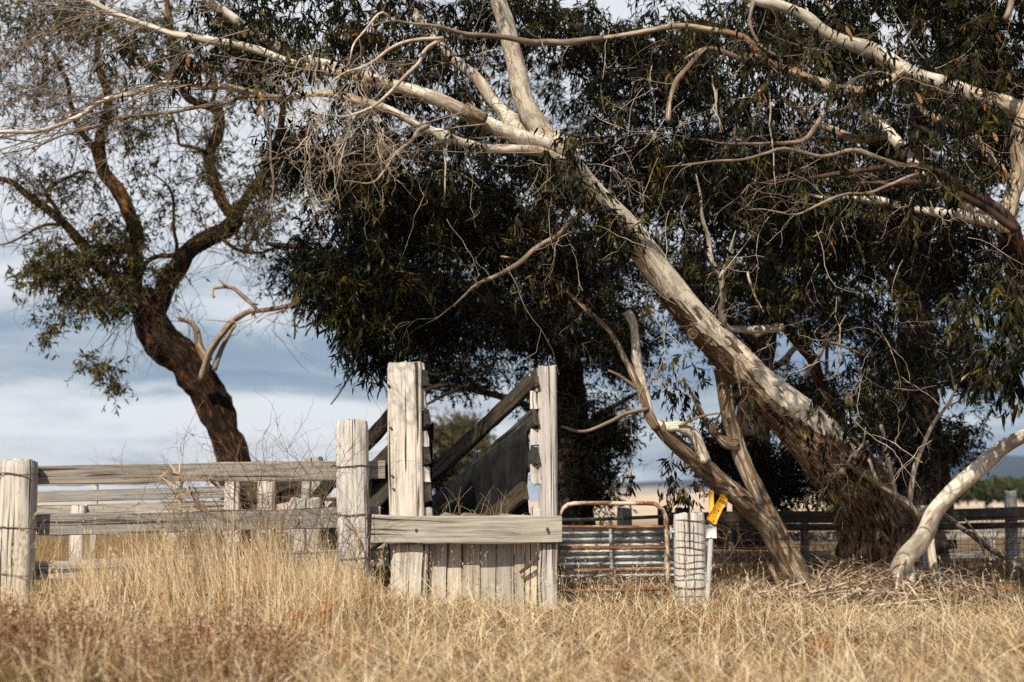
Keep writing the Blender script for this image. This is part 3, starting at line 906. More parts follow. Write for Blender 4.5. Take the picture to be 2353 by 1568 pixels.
# corrugated sheet leaning behind the gate with its own pipe frame
sheet = thing('corrugated_gate', 'grey corrugated iron sheet on a dark pipe frame behind the rusted gate', 'gate', g(P(1420, 1330, 12.6)))
YS = 12.5
n1, n2 = 128, 24
v = np.linspace(1212, 1322, n1)
u = np.linspace(1262, 1600, n2)
Z = P(1400, 1212, YS)[2] + (P(1400, 1332, YS)[2] - P(1400, 1212, YS)[2]) * np.linspace(0, 1, n1)
V = np.zeros((n1, n2, 3))
V[:, :, 0] = (u[None] - CX) / FPX * YS
V[:, :, 1] = YS - 0.026 * np.cos(np.linspace(0, 1, n1) * 2 * math.pi * 8.5)[:, None]
V[:, :, 2] = Z[:, None] + 0.02 * (np.linspace(0, 1, n2)[None] - 0.3)
i, j = np.meshgrid(np.arange(n1 - 1), np.arange(n2 - 1), indexing='ij')
q = np.stack([i * n2 + j, i * n2 + j + 1, (i + 1) * n2 + j + 1, (i + 1) * n2 + j], -1).reshape(-1, 4)
Vb = V.reshape(-1, 3)
uv = np.stack([np.broadcast_to(np.linspace(0, 2.2, n1)[:, None], (n1, n2)), np.broadcast_to(np.linspace(0, 1.3, n2)[None], (n1, n2))], -1).reshape(-1, 2)
MB().add(np.vstack([Vb, Vb + [0, 0.004, 0]]), np.vstack([q, q[:, ::-1] + len(Vb)]), None, np.vstack([uv, uv])).build('corrugated_sheet', M_SHEET, sheet)
for (pts, nm) in (([P(1262, 1196, YS - .06), P(1350, 1194, YS - .06), P(1440, 1191, YS - .06), P(1548, 1186, YS - .06)], 'top_pipe'),
                  ([P(1402, 1194, YS - .06), P(1404, 1250, YS - .06), P(1406, 1330, YS - .06)], 'upright_pipe'),
                  ([P(1528, 1190, YS - .06), P(1530, 1250, YS - .06), P(1531, 1330, YS - .06)], 'upright_pipe'),
                  ([P(1262, 1345, YS - .06), P(1340, 1340, YS - .06), P(1408, 1334, YS - .06)], 'bottom_pipe')):
    mb = MB(); tube(mb, pts, [0.016] * len(pts), 8, 0.08, seed=int(pts[0][0] * 10))
    mb.build(nm, M_DARKPIPE if nm == 'top_pipe' else M_GALV, sheet)

# wired strainer post
sp_ = thing('strainer_post', 'stout cracked grey post wrapped in rusty fence wire beside the yellow marker', 'post', g(P(1585, 1410, 10.1)))
mb = MB()
tpp = P(1584, 1181, 10.1); bt = P(1588, 1420, 10.1); bt[2] = -0.3
post_geo(mb, bt, tpp, R(71, 10.1), 0.19, seed=51, square=2.8, sides=60, cracks=10, jag=0.014, wobble=0.05)
wp = mb.build('post', W_POST, sp_)
for k, v in enumerate((1196, 1225, 1243, 1259, 1273, 1291, 1304, 1319, 1331, 1348, 1352, 1371, 1392)):
    c = P(1585 + (v - 1181) * 0.012, v, 10.1)
    mb = MB(); ring_wire(mb, c, R(72, 10.1), 0.195, 0.0022 if k % 3 else 0.0032, seed=k, square=2.9, sag=0.009 if k % 2 else 0.004)
    mb.build('wire_tie', M_WIRE, wp)
mb = MB()
for u in (1571, 1592, 1607):
    n = 20; v = np.linspace(1198, 1396, n)
    tube(mb, PV(u + np.random.default_rng(u).normal(0, 1.2, n) + (v - 1181) * 0.02, v, np.full(n, 10.0 - 0.012 + (0.03 if u == 1607 else 0.0))), np.full(n, 0.003), 4, 0.1, smoothp=False, cap=False)
mb.build('upright_wire', M_WIRE, wp)

# yellow marker on its galvanised pole
mk = thing('marker_post', 'galvanised marker pole with crooked yellow caution tag and small blank white plate', 'sign', g(P(1623, 1412, 9.95)))
YM = 9.93
mb = MB(); tube(mb, [P(1622, 1425, YM), P(1629, 1320, YM), P(1634, 1225, YM), P(1637, 1190, YM)], [0.0175] * 4, 14, 0.1, seed=6)
mb.build('pole', M_GALV, mk)


def plate(mb, corners, Yf, t_, off=0.0):
    """flat plate with outline given in layout pixels, at distance Yf, thickness t_"""
    P0 = np.array([P(u, v, Yf + off) for u, v in corners])
    n = len(P0)
    V = np.vstack([P0, P0 + [0, t_, 0]])
    me_q = [(k, k + n, (k + 1) % n + n, (k + 1) % n) for k in range(n)]
    c = P0.mean(0)
    V = np.vstack([V, c, c + [0, t_, 0]])
    T = [(2 * n, (k + 1) % n, k) for k in range(n)] + [(2 * n + 1, k + n, (k + 1) % n + n) for k in range(n)]
    uv = V[:, [0, 2]]
    mb.add(V, me_q, T, uv)
    return mb


mb = MB(); plate(mb, ((1628, 1129), (1640, 1130), (1641, 1186), (1639, 1196), (1630, 1198), (1629, 1160)), YM, 0.012, -0.005)
mb.build('yellow_strip', M_PALEYEL, mk)
mb = MB()
plate(mb, ((1656, 1141), (1658, 1136.5), (1662, 1135.5), (1665.5, 1138), (1665, 1142), (1668.5, 1143.5), (1671.5, 1147), (1671.5, 1152), (1667, 1163), (1660.5, 1170.5), (1650, 1193), (1645.5, 1205), (1640, 1204.5), (1636, 1200), (1626, 1194), (1625, 1190)), YM, 0.02, -0.045)
tagp = mb.build('caution_tag', M_YELLOW, mk)
dirx = np.array([math.cos(math.radians(30)), math.sin(math.radians(30))])     # along the writing
diry = np.array([-dirx[1], dirx[0]])


def on_tag(cu, cv, a, b):
    return (cu + dirx[0] * a + diry[0] * b, cv + dirx[1] * a + diry[1] * b)


mb = MB(); c0 = (1661.5, 1154.0)
plate(mb, [on_tag(*c0, a, b) for a, b in ((-9.2, -3.2), (9.6, -3.2), (9.6, 3.4), (-9.2, 3.4))], YM, 0.001, -0.0475)
mb.build('black_band', M_BLACK, tagp)


def text_obj(txt, cu, cv, size_px, Yf, mat, parent, name):
    cu_ = bpy.data.curves.new(name, 'FONT')
    cu_.body = txt
    cu_.align_x = 'CENTER'; cu_.align_y = 'CENTER'
    cu_.size = R(size_px, Yf); cu_.extrude = 0.0004
    tmp = bpy.data.objects.new(name + '_curve', cu_)
    COL.objects.link(tmp)
    dg = bpy.context.evaluated_depsgraph_get()
    me = bpy.data.meshes.new_from_object(tmp.evaluated_get(dg))
    bpy.data.objects.remove(tmp)
    me.name = name
    # turn clockwise with the tag
    me.transform(Matrix.Translation(Vector(P(cu, cv, Yf)) - Vector(ORG[parent.name])) @ Matrix.Rotation(math.radians(30), 4, 'Y') @ Matrix.Rotation(math.pi / 2, 4, 'X'))
    me.materials.clear(); me.materials.append(mat)
    o = bpy.data.objects.new(name, me)
    COL.objects.link(o); o.parent = parent
    ORG[o.name] = ORG[parent.name]
    return o


text_obj('Caution', 1661.6, 1154.1, 6.2, YM - 0.0492, M_YELLOW, tagp, 'lettering')
rng = np.random.default_rng(8)
mb = MB()
for k, (bb, L0, L1_) in enumerate(((9, -3, 4), (12, -4, 7), (15, -2, 6), (18, -3, 4), (21.5, -6, 5), (24, -6, 6), (26.5, -6, 4), (29, -6, 6), (31.5, -6, 5), (34, -6, 3), (38, -5, 6), (40.5, -4, 2))):
    x = L0
    while x < L1_:
        l = rng.uniform(1.0, 2.6)
        plate(mb, [on_tag(1660.0, 1153.0, a, b) for a, b in ((x, bb - 0.35), (min(x + l, L1_), bb - 0.35), (min(x + l, L1_), bb + 0.35), (x, bb + 0.35))], YM, 0.0008, -0.0468)
        x += l + 0.5
th = np.linspace(0, 2 * math.pi, 13)[:-1]
for (a0, b0, rr_) in ((-3, 6.5, 1.0),):
    plate(mb, [on_tag(1660, 1153, a0 + rr_ * math.cos(t_), b0 + rr_ * math.sin(t_)) for t_ in th], YM, 0.0008, -0.0468)
mb.build('small_print', M_PRINT, tagp, stuff=True)
mb = MB()
tr = [P(*on_tag(1661.5, 1154, -2.6 + 2.1 * math.cos(t_), -8.2 + 2.1 * math.sin(t_)), YM - 0.047) for t_ in np.linspace(0, 2 * math.pi, 17)]
tube(mb, tr, np.full(17, 0.0012), 4, 0.01, smoothp=False, cap=False)
tube(mb, [P(*on_tag(1661.5, 1154, -3.6, -8.6), YM - .047), P(*on_tag(1661.5, 1154, -1.6, -7.6), YM - .047)], [0.0012] * 2, 4, 0.01, smoothp=False)
mb.build('round_symbol', M_BLACK, tagp)
for (u, v) in ((1640, 1198), (1651, 1173)):
    c = P(u, v, YM - 0.05)
    mb = MB(); tube(mb, [c + [0, 0.008, 0], c], [0.006, 0.005], 8, 0.01)
    mb.build('screw', M_BLACK, tagp)
mb = MB(); plate(mb, ((1622.5, 1208.5), (1646.5, 1209.5), (1646.5, 1235.5), (1645.5, 1237), (1623, 1236), (1622.3, 1235)), YM, 0.003, -0.024)
wpl = mb.build('white_plate', M_WHITE, mk)
for (u, v) in ((1634.5, 1211), (1634, 1234.5)):
    c = P(u, v, YM - 0.028)
    mb = MB(); tube(mb, [c + [0, 0.008, 0], c], [0.004, 0.0035], 8, 0.01)
    mb.build('screw', M_WIRE, wpl)

# ------------------------------------------------------------------ fence beyond the gum
rf = thing('netting_fence', 'shaded post and rail fence with rusty netting behind the leaning gum', 'fence', g(P(2000, 1300, 15)))
for k, (u0, u1, vt, Y) in enumerate(((2308, 2334, 1130, 15.0), (2265, 2282, 1166, 17.0), (1512, 1536, 1166, 14.2), (1418, 1452, 1168, 14.6), (1292, 1313, 1165, 14.0), (1552, 1585, 1168, 13.0), (2105, 2140, 1164, 14.6), (1785, 1802, 1190, 16.0), (1838, 1858, 1185, 16.5), (2490, 2515, 1135, 15.2), (2700, 2725, 1135, 15.2))):
    post_px('post', rf, W_POST if k in (0, 1, 6, 9, 10) else (W_GREY if k in (3, 7, 8) else W_DARK), u0, u1, vt, Y, seed=500 + k, sides=24, cracks=2)
for k, (ua, va, Ya, uc, vc, Yc, w_, mt) in enumerate(((1536, 1192, 14.1, 1990, 1187, 14.6, 0.125, W_DARK), (1990, 1188, 14.65, 2800, 1170, 15.4, 0.13, W_DARK), (1640, 1213, 14.2, 2800, 1204, 15.4, 0.06, W_DARK), (1600, 1236, 16.6, 2850, 1222, 16.6, 0.11, W_GREY), (1600, 1282, 16.6, 2850, 1262, 16.6, 0.11, W_GREY),
                                                     (1300, 1250, 17, 1640, 1246, 17, 0.1, W_GREY))):
    mb = MB(); board_geo(mb, P(ua, va, Ya), P(uc, vc, Yc), w_, 0.045, seed=520 + k, wob=0.007)
    mb.build('rail', mt, rf)
mb = MB()
rng = np.random.default_rng(9)
for v in np.linspace(1214, 1335, 10):
    n = 50; u = np.linspace(1640, 2800, n)
    tube(mb, PV(u, v + rng.normal(0, 0.6, n) - (u - 1640) * 0.006, 14.05 + (u - 1640) * 0.0011), np.full(n, 0.0028), 3, 1, smoothp=False, cap=False)
for u in np.arange(1646, 2800, 17):
    tube(mb, PV([u, u + 1, u], [1210, 1270, 1340], np.full(3, 14.05 + (u - 1640) * 0.0011)), np.full(3, 0.002), 3, 1, smoothp=False, cap=False)
mb.build('wire_netting', M_WIRE, rf, stuff=True)
# hexagonal netting patch close beside the marker
mb = MB()
hx = 6.5
for a in range(26):
    for b in range(16):
        u = 1644 + a * hx * 1.5; v = 1268 + b * hx * 1.73 + (a % 2) * hx * 0.87
        if u > 1644 + 1.2 * (v - 1225) + 60 or v > 1400:
            continue
        c = PV([u - hx / 2, u + hx / 2, u + hx, ], [v - hx * .87, v - hx * .87, v], np.full(3, 11.2))
        tube(mb, c, np.full(3, 0.0016), 3, 1, smoothp=False, cap=False)
        tube(mb, PV([u - hx / 2, u - hx], [v - hx * .87, v], np.full(2, 11.2)), np.full(2, 0.0016), 3, 1, smoothp=False, cap=False)
hn = thing('wire_netting_fence', 'rusted hexagonal chicken wire stretched low beside the marker pole', 'fence', g(P(1700, 1390, 11.2)))
mb.build('wire_netting', M_WIRE, hn, stuff=True)
for v in (1258, 1398):
    m2 = MB(); tube(m2, [P(1640, v, 11.2), P(1760, v + 2, 11.25), P(1860, v - 1, 11.3)], [0.003] * 3, 4, 0.2)
    m2.build('strand', M_WIRE, hn)


# ------------------------------------------------------------------ trees: limbs, twigs, leaves
def px_limb(pts, Y0, Y1, r0, r1):
    """limb traced as layout (u, v) points, distance running Y0 -> Y1, radius in layout px r0 -> r1"""
    n = len(pts)
    f = np.linspace(0, 1, n)
    Y = Y0 + (Y1 - Y0) * f
    p = np.array([P(u, v, y) for (u, v), y in zip(pts, Y)])
    r = np.array([R(a, y) for a, y in zip(r0 + (r1 - r0) * f, Y)])
    return p, r


def limb(mb, nodes, pts, Y0, Y1, r0, r1, seed, sides=12, step=0.05, rough=0.1, ridge=0.0, wob=0.0, tip=1.0):
    p, r = px_limb(pts, Y0, Y1, r0, r1)
    if tip != 1.0:
        f = np.linspace(0, 1, len(p))
        r = r * (1 - (1 - tip) * np.clip((f - 0.6) / 0.4, 0, 1))
    c, rr = tube(mb, p, r, sides, step, rough, ridge, seed, wob)
    if nodes is not None:
        nodes.append(c[::2])
    return c, rr


def clumps(rng, ells, clump=0.0, fscale=3.0):
    """cluster centres inside ellipsoids (u, v, Y, ru, rv, rY, n), uneven"""
    out = []
    for (u, v, Y, ru, rv, rY, n) in ells:
        k = 0
        d = rng.normal(size=(n * 4, 3))
        d /= np.linalg.norm(d, axis=1)[:, None]
        d *= rng.random((n * 4, 1)) ** 0.45 * np.where(rng.random((n * 4, 1)) < 0.16, 1.28, 1.0)
        p = PV(u + d[:, 0] * ru, v + d[:, 1] * rv, Y + d[:, 2] * rY)
        if clump:
            q = p * fscale
            f = np.sin(q[:, 0] * 1.7 + q[:, 2] * 0.9) * np.sin(q[:, 1] * 1.3 + 1.1) + np.sin(q[:, 2] * 2.1 + q[:, 0] * 0.6 + 2.0) * 0.8
            keep = f + rng.normal(0, 0.5, len(f)) > clump - 0.6
            p = p[keep]
        out.append(p[:n])
    return np.vstack(out)


def connect(nodes, targets, rng, K=7, wander=0.12, droop=0.1, rmin=0.0022, rk=0.0035, rmax=0.012):
    """twig paths from the nearest wood to every cluster, each new twig becoming wood the next may leave from"""
    pool = np.vstack(nodes)
    cap = len(pool) + len(targets) * 4
    buf = np.zeros((cap, 3)); buf[:len(pool)] = pool; m = len(pool)
    d0 = np.array([np.min(((pool - t) ** 2).sum(1)) for t in targets])
    order = np.argsort(d0)
    paths, rads = [], []
    s = np.linspace(0, 1, K)[:, None]
    for i in order:
        t = targets[i]
        j = np.argmin(((buf[:m] - t) ** 2).sum(1))
        a = buf[j]
        L = np.linalg.norm(t - a)
        if L < 0.03:
            continue
        mid = (a + t) / 2 + rng.normal(0, wander, 3) * L + np.array([0, 0, droop * L])
        p = a * (1 - s) ** 2 + 2 * mid * s * (1 - s) + t * s ** 2
        wv = rng.normal(0, 0.035, (K, 3)) * L
        wv[0] = wv[-1] = 0
        p = p + wv
        paths.append(p)
        r = min(rmax, rmin + rk * L)
        rads.append(np.linspace(r, rmin, K))
        buf[m:m + 3] = p[[2, 4, 6]] if K >= 7 else p[-3:]
        m += 3
    return np.array(paths), np.array(rads)


def sprays(rng, centers, m, L, spread, ll, lw, droop, down):
    """m short twiglets per centre, L leaves on each; returns twiglet paths and leaf arrays"""
    N = len(centers)
    d = rng.normal(size=(N, m, 3)); d[..., 2] -= droop
    d /= np.linalg.norm(d, axis=2, keepdims=True)
    ln = spread * rng.uniform(0.5, 1.25, (N, m, 1))
    s = np.linspace(0, 1, 4)
    tw = centers[:, None, None, :] + d[:, :, None, :] * ln[..., None] * s[None, None, :, None]
    tw[..., 2] -= (s ** 2)[None, None] * ln * 0.35 * min(1.0, max(0.0, droop + 0.3))
    f = rng.uniform(0.15, 1.0, (N, m, L))
    k = np.clip((f * 3).astype(int), 0, 2); t = f * 3 - k
    ii = np.arange(N)[:, None, None]; jj = np.arange(m)[None, :, None]
    pos = tw[ii, jj, k] * (1 - t[..., None]) + tw[ii, jj, k + 1] * t[..., None]
    ld = rng.normal(size=(N, m, L, 3)) * 0.6 + d[:, :, None, :] * 0.35
    ld[..., 2] -= down
    ld /= np.linalg.norm(ld, axis=3, keepdims=True)
    nn = rng.normal(size=(N, m, L, 3))
    nn -= ld * (nn * ld).sum(3, keepdims=True)
    nn /= np.linalg.norm(nn, axis=3, keepdims=True) + 1e-9
    le = ll * rng.uniform(0.55, 1.3, (N, m, L))
    return tw.reshape(-1, 4, 3), pos.reshape(-1, 3), ld.reshape(-1, 3), nn.reshape(-1, 3), le.reshape(-1), le.reshape(-1) * lw * rng.uniform(0.75, 1.25, N * m * L)


def leaves_mesh(mb, pos, d, n, le, wi, rng, fine=True, tone=None):
    side = np.cross(d, n)
    N = len(pos)
    rnd = rng.random(N) if tone is None else tone
    L = le[:, None]; Wd = wi[:, None] / 2
    if fine:
        c1 = pos + d * L * 0.33 + n * L * 0.06
        c2 = pos + d * L * 0.68 + n * L * 0.05
        tip = pos + d * L - n * L * 0.05
        V = np.stack([pos, c1 - side * Wd * 0.92, c1 + side * Wd * 0.92, c2 - side * Wd * 0.72, c2 + side * Wd * 0.72, tip], 1)
        b = np.arange(N) * 6
        T = np.concatenate([np.stack([b, b + 1, b + 2], 1), np.stack([b + 3, b + 5, b + 4], 1)])
        Q = np.stack([b + 1, b + 3, b + 4, b + 2], 1)
        mb.add(V, Q, T, None, np.repeat(rnd, 6))
    else:
        c1 = pos + d * L * 0.45
        V = np.stack([pos, c1 - side * Wd + n * Wd * 0.5, pos + d * L, c1 + side * Wd + n * Wd * 0.5], 1)
        b = np.arange(N) * 4
        T = np.concatenate([np.stack([b, b + 1, b + 2], 1), np.stack([b, b + 2, b + 3], 1)])
        mb.add(V, None, T, None, np.repeat(rnd, 4))


LEAF_MESHES = {}


def leaf_parts(parent, pos, d, n, le, wi, mat, count, rng):
    """the largest, nearest leaves hang singly: a few shared leaf shapes, each object turned and sized"""
    depth = pos[:, 1]
    zc = pos[:, 2]
    score = le / depth * (1 + 0.0 * zc)
    inview = (np.abs(pos[:, 0] / depth) < 0.37)
    idx = np.argsort(-score * inview)[:count]
    key = (mat.name, parent.name)
    ms = []
    for q in range(5):
        r2 = np.random.default_rng(q)
        mb = MB()
        leaves_mesh(mb, np.zeros((1, 3)), np.array([[0, 0, -1.0]]), np.array([[0, 1.0, 0]]), np.array([1.0]), np.array([0.17 + 0.03 * q]), r2)
        me = mb.mesh('leaf'); me.materials.append(mat)
        me.attributes.new('single', 'FLOAT', 'POINT').data.foreach_set('value', np.ones(len(me.vertices), np.float32))
        ms.append(me)
    org = Vector(ORG[parent.name])
    for k in idx:
        o = bpy.data.objects.new('leaf', ms[k % 5])
        z = -d[k]; y = n[k]; x = np.cross(y, z)
        M = Matrix(((x[0], y[0], z[0]), (x[1], y[1], z[1]), (x[2], y[2], z[2]))).to_4x4()
        o.matrix_basis = Matrix.Translation(Vector(pos[k]) - org) @ M @ Matrix.Scale(float(le[k]), 4)
        o.parent = parent
        COL.objects.link(o)
    keep = np.ones(len(pos), bool); keep[idx] = False
    return keep


def crown(parent, nodes, ells, rng, twig_mat, lmat, m=4, L=9, spread=0.2, ll=0.1, lw=0.2, droop=0.5, down=0.9, fine=True, clump=0.0, twigr=(0.0022, 0.0035, 0.012), nleaf=0, tw_wander=0.12, droopc=0.1, buds=0):
    t = clumps(rng, ells, clump)
    paths, rads = connect(nodes, t, rng, 7, tw_wander, droopc, *twigr)
    tw, pos, d, n, le, wi = sprays(rng, t, m, L, spread, ll, lw, droop, down)
    # leaves of one spray share a tone: olive ones paint sunlit patches, dark ones shade
    tone = np.repeat(np.repeat(rng.random(len(t)) ** 1.2, m) * 0.75 + rng.random(len(t) * m) * 0.25, L) * 0.72 + rng.random(len(pos)) * 0.28
    mb = MB()
    batch_tubes(mb, paths, rads, 4 if fine else 3)
    batch_tubes(mb, tw, np.broadcast_to(np.linspace(twigr[0] * 0.8, twigr[0] * 0.4, 4), (len(tw), 4)), 3)
    mb.build('twigs', twig_mat, parent, stuff=True)
    if nleaf:
        keep = leaf_parts(parent, pos, d, n, le, wi, lmat, nleaf, rng)
        pos, d, n, le, wi, tone = pos[keep], d[keep], n[keep], le[keep], wi[keep], tone[keep]
    mb = MB()
    leaves_mesh(mb, pos, d, n, le, wi, rng, fine, tone)
    mb.build('foliage', lmat, parent, smooth=False, stuff=True)
    if buds:
        k = rng.integers(0, len(tw), buds)
        bp = np.repeat(tw[k, 2], 5, 0) + rng.normal(0, 0.018, (buds * 5, 3))
        bd = rng.normal(size=(buds * 5, 3)); bd /= np.linalg.norm(bd, axis=1)[:, None]
        bn = np.cross(bd, [0.3, 0.5, 0.8]); bn /= np.linalg.norm(bn, axis=1)[:, None]
        mb = MB(); leaves_mesh(mb, bp, bd, bn, rng.uniform(0.012, 0.03, buds * 5), rng.uniform(0.004, 0.009, buds * 5), rng, False)
        mb.build('buds', L_BUD, parent, smooth=False, stuff=True)


def wander_twigs(rng, starts, dirs, lengths, r0, K=9, curl=0.25, grav=0.0, children=2, depth=2):
    """free bare twigs that wander and fork"""
    P_, R_ = [], []
    def go(a, d, L, r, lev):
        p = [a]
        dd = d / np.linalg.norm(d)
        for k in range(K - 1):
            dd = dd + rng.normal(0, curl, 3) * (0.6 if lev == 0 else 1.0) + np.array([0, 0, grav])
            dd /= np.linalg.norm(dd)
            p.append(p[-1] + dd * L / (K - 1))
        p = np.array(p)
        P_.append(p); R_.append(np.linspace(r, r * 0.4, K))
        if lev < depth:
            for c in range(rng.poisson(children)):
                k = rng.integers(2, K - 1)
                t = p[k] - p[k - 1]; t /= np.linalg.norm(t)
                go(p[k], t + rng.normal(0, 0.6, 3), L * rng.uniform(0.35, 0.7), r * 0.62, lev + 1)
    for a, d, L, r in zip(starts, dirs, lengths, np.broadcast_to(r0, len(starts))):
        go(np.asarray(a), np.asarray(d, float), L, r, 0)
    return np.array(P_), np.array(R_)


# ---- the leaning gum
GB = P(2005, 1350, 12.4)
gum = thing('leaning_gum_tree', 'leaning pale barked gum tree with thick trunk arching over the loading ramp', 'tree', (GB[0], GB[1], float(gz(GB[0], GB[1]))))
nodes = []
mb = MB()
base_pts = [(2003, 1378), (2003, 1330), (2003, 1260), (1994, 1190), (1968, 1120), (1915, 1052)]
pp = np.array([P(u, v, y) for (u, v), y in zip(base_pts, (12.45, 12.4, 12.3, 12.2, 12.0, 11.75))])
rr = np.array([R(x, 12.2) for x in (92, 76, 67, 65, 66, 65)])
tube(mb, pp, rr, 96, 0.025, 0.16, 0.11, 3, fcol=7)
tb = mb.build('trunk', B_BASE, gum)
# buttressed roots
for k, (u, v, a, b) in enumerate(((1948, 1345, -60, 22), (1975, 1362, -22, 30), (2040, 1362, 40, 28), (2062, 1340, 62, 14))):
    mb = MB(); tube(mb, [P(u + (2003 - u) * .45, v - 95, 12.3), P(u, v - 22, 12.2), P(u + a * 0.6, v + b * .2 , 12.05), P(u + a, v + b, 11.95)], [R(24, 12), R(26, 12), R(15, 12), R(7, 12)], 18, 0.03, 0.15, 0.08, 60 + k)
    mb.build('root', B_BASE, gum)
mb = MB()
up_pts = [(1922, 1060), (1868, 1003), (1806, 942), (1730, 872), (1642, 780), (1588, 722), (1536, 655), (1488, 588), (1442, 530), (1398, 482), (1345, 425), (1300, 362), (1262, 315)]
ys = np.linspace(11.75, 10.3, len(up_pts))
pp = np.array([P(u, v, y) for (u, v), y in zip(up_pts, ys)])
rr = np.array([R(x, y) for x, y in zip((66, 60, 51, 44, 38, 36, 35, 33.5, 32, 30, 28, 27, 26), ys)])
c, _ = tube(mb, pp, rr, 44, 0.03, 0.07, 0.012, 5)
nodes.append(c[60::2])
mb.build('leaning_stem', B_TRUNK, gum)
# sheath of brown shedding bark clasping the underside, closing round the whole stem lower down
def sheath(c, r, ref, f_end, seed, grow=1.045, sides=80):
    rng = np.random.default_rng(seed)
    K = int(len(c) * f_end)
    c, r = c[:K], r[:K]
    tg = np.gradient(c, axis=0); tg /= np.linalg.norm(tg, axis=1)[:, None]
    A = ref[None] - tg * (tg @ ref)[:, None]; A /= np.linalg.norm(A, axis=1)[:, None]
    B = np.cross(tg, A)
    th = np.linspace(-math.pi, math.pi, sides)
    n1 = lattice(rng, K, sides, K * 0.05, 11); n2 = lattice(rng, K, sides, K * 0.22, 26); n3 = lattice(rng, K, sides, K * 0.04, 30)
    rr = r[:, None] * (grow + 0.05 * (n3 - 0.5) + 0.07 * np.abs(n2 - 0.5))
    f = np.linspace(0, 1, K)[:, None]
    half = np.interp(f, [0, 0.1, 0.26, 0.5, 0.8, 1.0], [3.2, 2.5, 1.75, 1.3, 0.95, 0.3])
    edge_ = half + (n1 - 0.5) * 1.9 + (n2 - 0.5) * 1.5 - np.abs(th)[None]
    rr = rr + r[:, None] * 0.085 * np.exp(-(np.clip(edge_, 0, 9) / 0.16) ** 2) * (0.3 + n3)      # free edges curl away from the wood
    V = c[:, None] + rr[:, :, None] * (np.cos(th)[None, :, None] * A[:, None] + np.sin(th)[None, :, None] * B[:, None])
    keep = edge_ > 0
    keep = keep[:-1, :-1]
    i, j = np.nonzero(keep)
    q = np.stack([i * sides + j, i * sides + j + 1, (i + 1) * sides + j + 1, (i + 1) * sides + j], -1)
    L = np.concatenate([[0], np.cumsum(np.linalg.norm(np.diff(c, axis=0), axis=1))])
    uv = np.stack([np.broadcast_to(th[None] * r.mean(), (K, sides)), np.broadcast_to(L[:, None], (K, sides))], -1).reshape(-1, 2)
    mb = MB(); mb.add(V.reshape(-1, 3), q, None, uv)
    return mb


sheath(c, _, np.array([-0.72, -0.25, -0.6]), 0.5, 71).build('bark_sheath', B_SHED, gum)
# shaggy bark lifting from the underside of the stem
rng = np.random.default_rng(31)
sh = MB()
for k in range(150):
    f = rng.uniform(0.0, 0.62)
    i = int(f * (len(c) - 12))
    t = c[i + 9] - c[i]; L_ = np.linalg.norm(t); t /= L_
    side = rng.normal(size=3) * 0.5 + np.array([-0.55, -0.55, -0.6]); side -= t * np.dot(side, t); side /= np.linalg.norm(side)
    r = np.interp(f, [0, .25, .6], [R(60, 11.6), R(45, 11.3), R(37, 11)])
    ln = rng.uniform(0.1, 0.34)
    a = c[i] + side * r * 1.0
    lift = rng.uniform(0.01, 0.05)
    cr = np.cross(t, side)
    pts = np.array([a, a + t * ln * .4 + side * lift * .25, a + t * ln * .75 + side * lift * .6, a + t * ln + side * lift + [0, 0, -lift]])
    wd = rng.uniform(0.006, 0.02)
    V = np.stack([pts - cr * wd * np.array([1, 1, .8, .3])[:, None], pts + cr * wd * np.array([1, 1, .8, .3])[:, None]], 1).reshape(-1, 3)
    sh.add(V, [(0, 1, 3, 2), (2, 3, 5, 4), (4, 5, 7, 6)], None, None, rng.random())
sh.build('shaggy_bark', B_SHED, gum, stuff=True)
for (u, v, Y, r) in ((1588, 772, 11.0, 10), (1601, 752, 11.0, 0), (1626, 787, 10.95, 4)):
    if r:
        ce = P(u, v, Y); mb = MB()
        th = np.linspace(0, 2 * math.pi, 17)
        ring = ce + np.stack([np.cos(th) * R(r, Y), np.full(17, -R(30, Y)), np.sin(th) * R(r * 1.2, Y)], 1)
        tube(mb, ring, np.full(17, R(r * .4, Y)), 8, 0.01, 0.3, smoothp=False, seed=int(u), cap=False)
        tube(mb, [ce + [0, -R(31, Y), 0], ce + [0, -R(27, Y), 0]], [R(r * .9, Y)] * 2, 10, 0.01, smoothp=False)
        mb.build('knot', B_BASE, gum)
# hanging curl of bark on the stem
mb = MB()
pts = PV([1708, 1700, 1692, 1688, 1694, 1700, 1703], [818, 812, 818, 840, 862, 890, 912], np.full(7, 11.0))
cr = np.array([[0.012, 0, 0.004]]) * np.array([.6, 1, 1, .8, .7, .5, .15])[:, None]
V = np.stack([pts - cr, pts + cr + [0, 0.006, 0]], 1).reshape(-1, 3)
mb.add(V, [(2 * k, 2 * k + 1, 2 * k + 3, 2 * k + 2) for k in range(6)], None, None, 0.5)
mb.build('bark_curl', B_PEEL, gum)

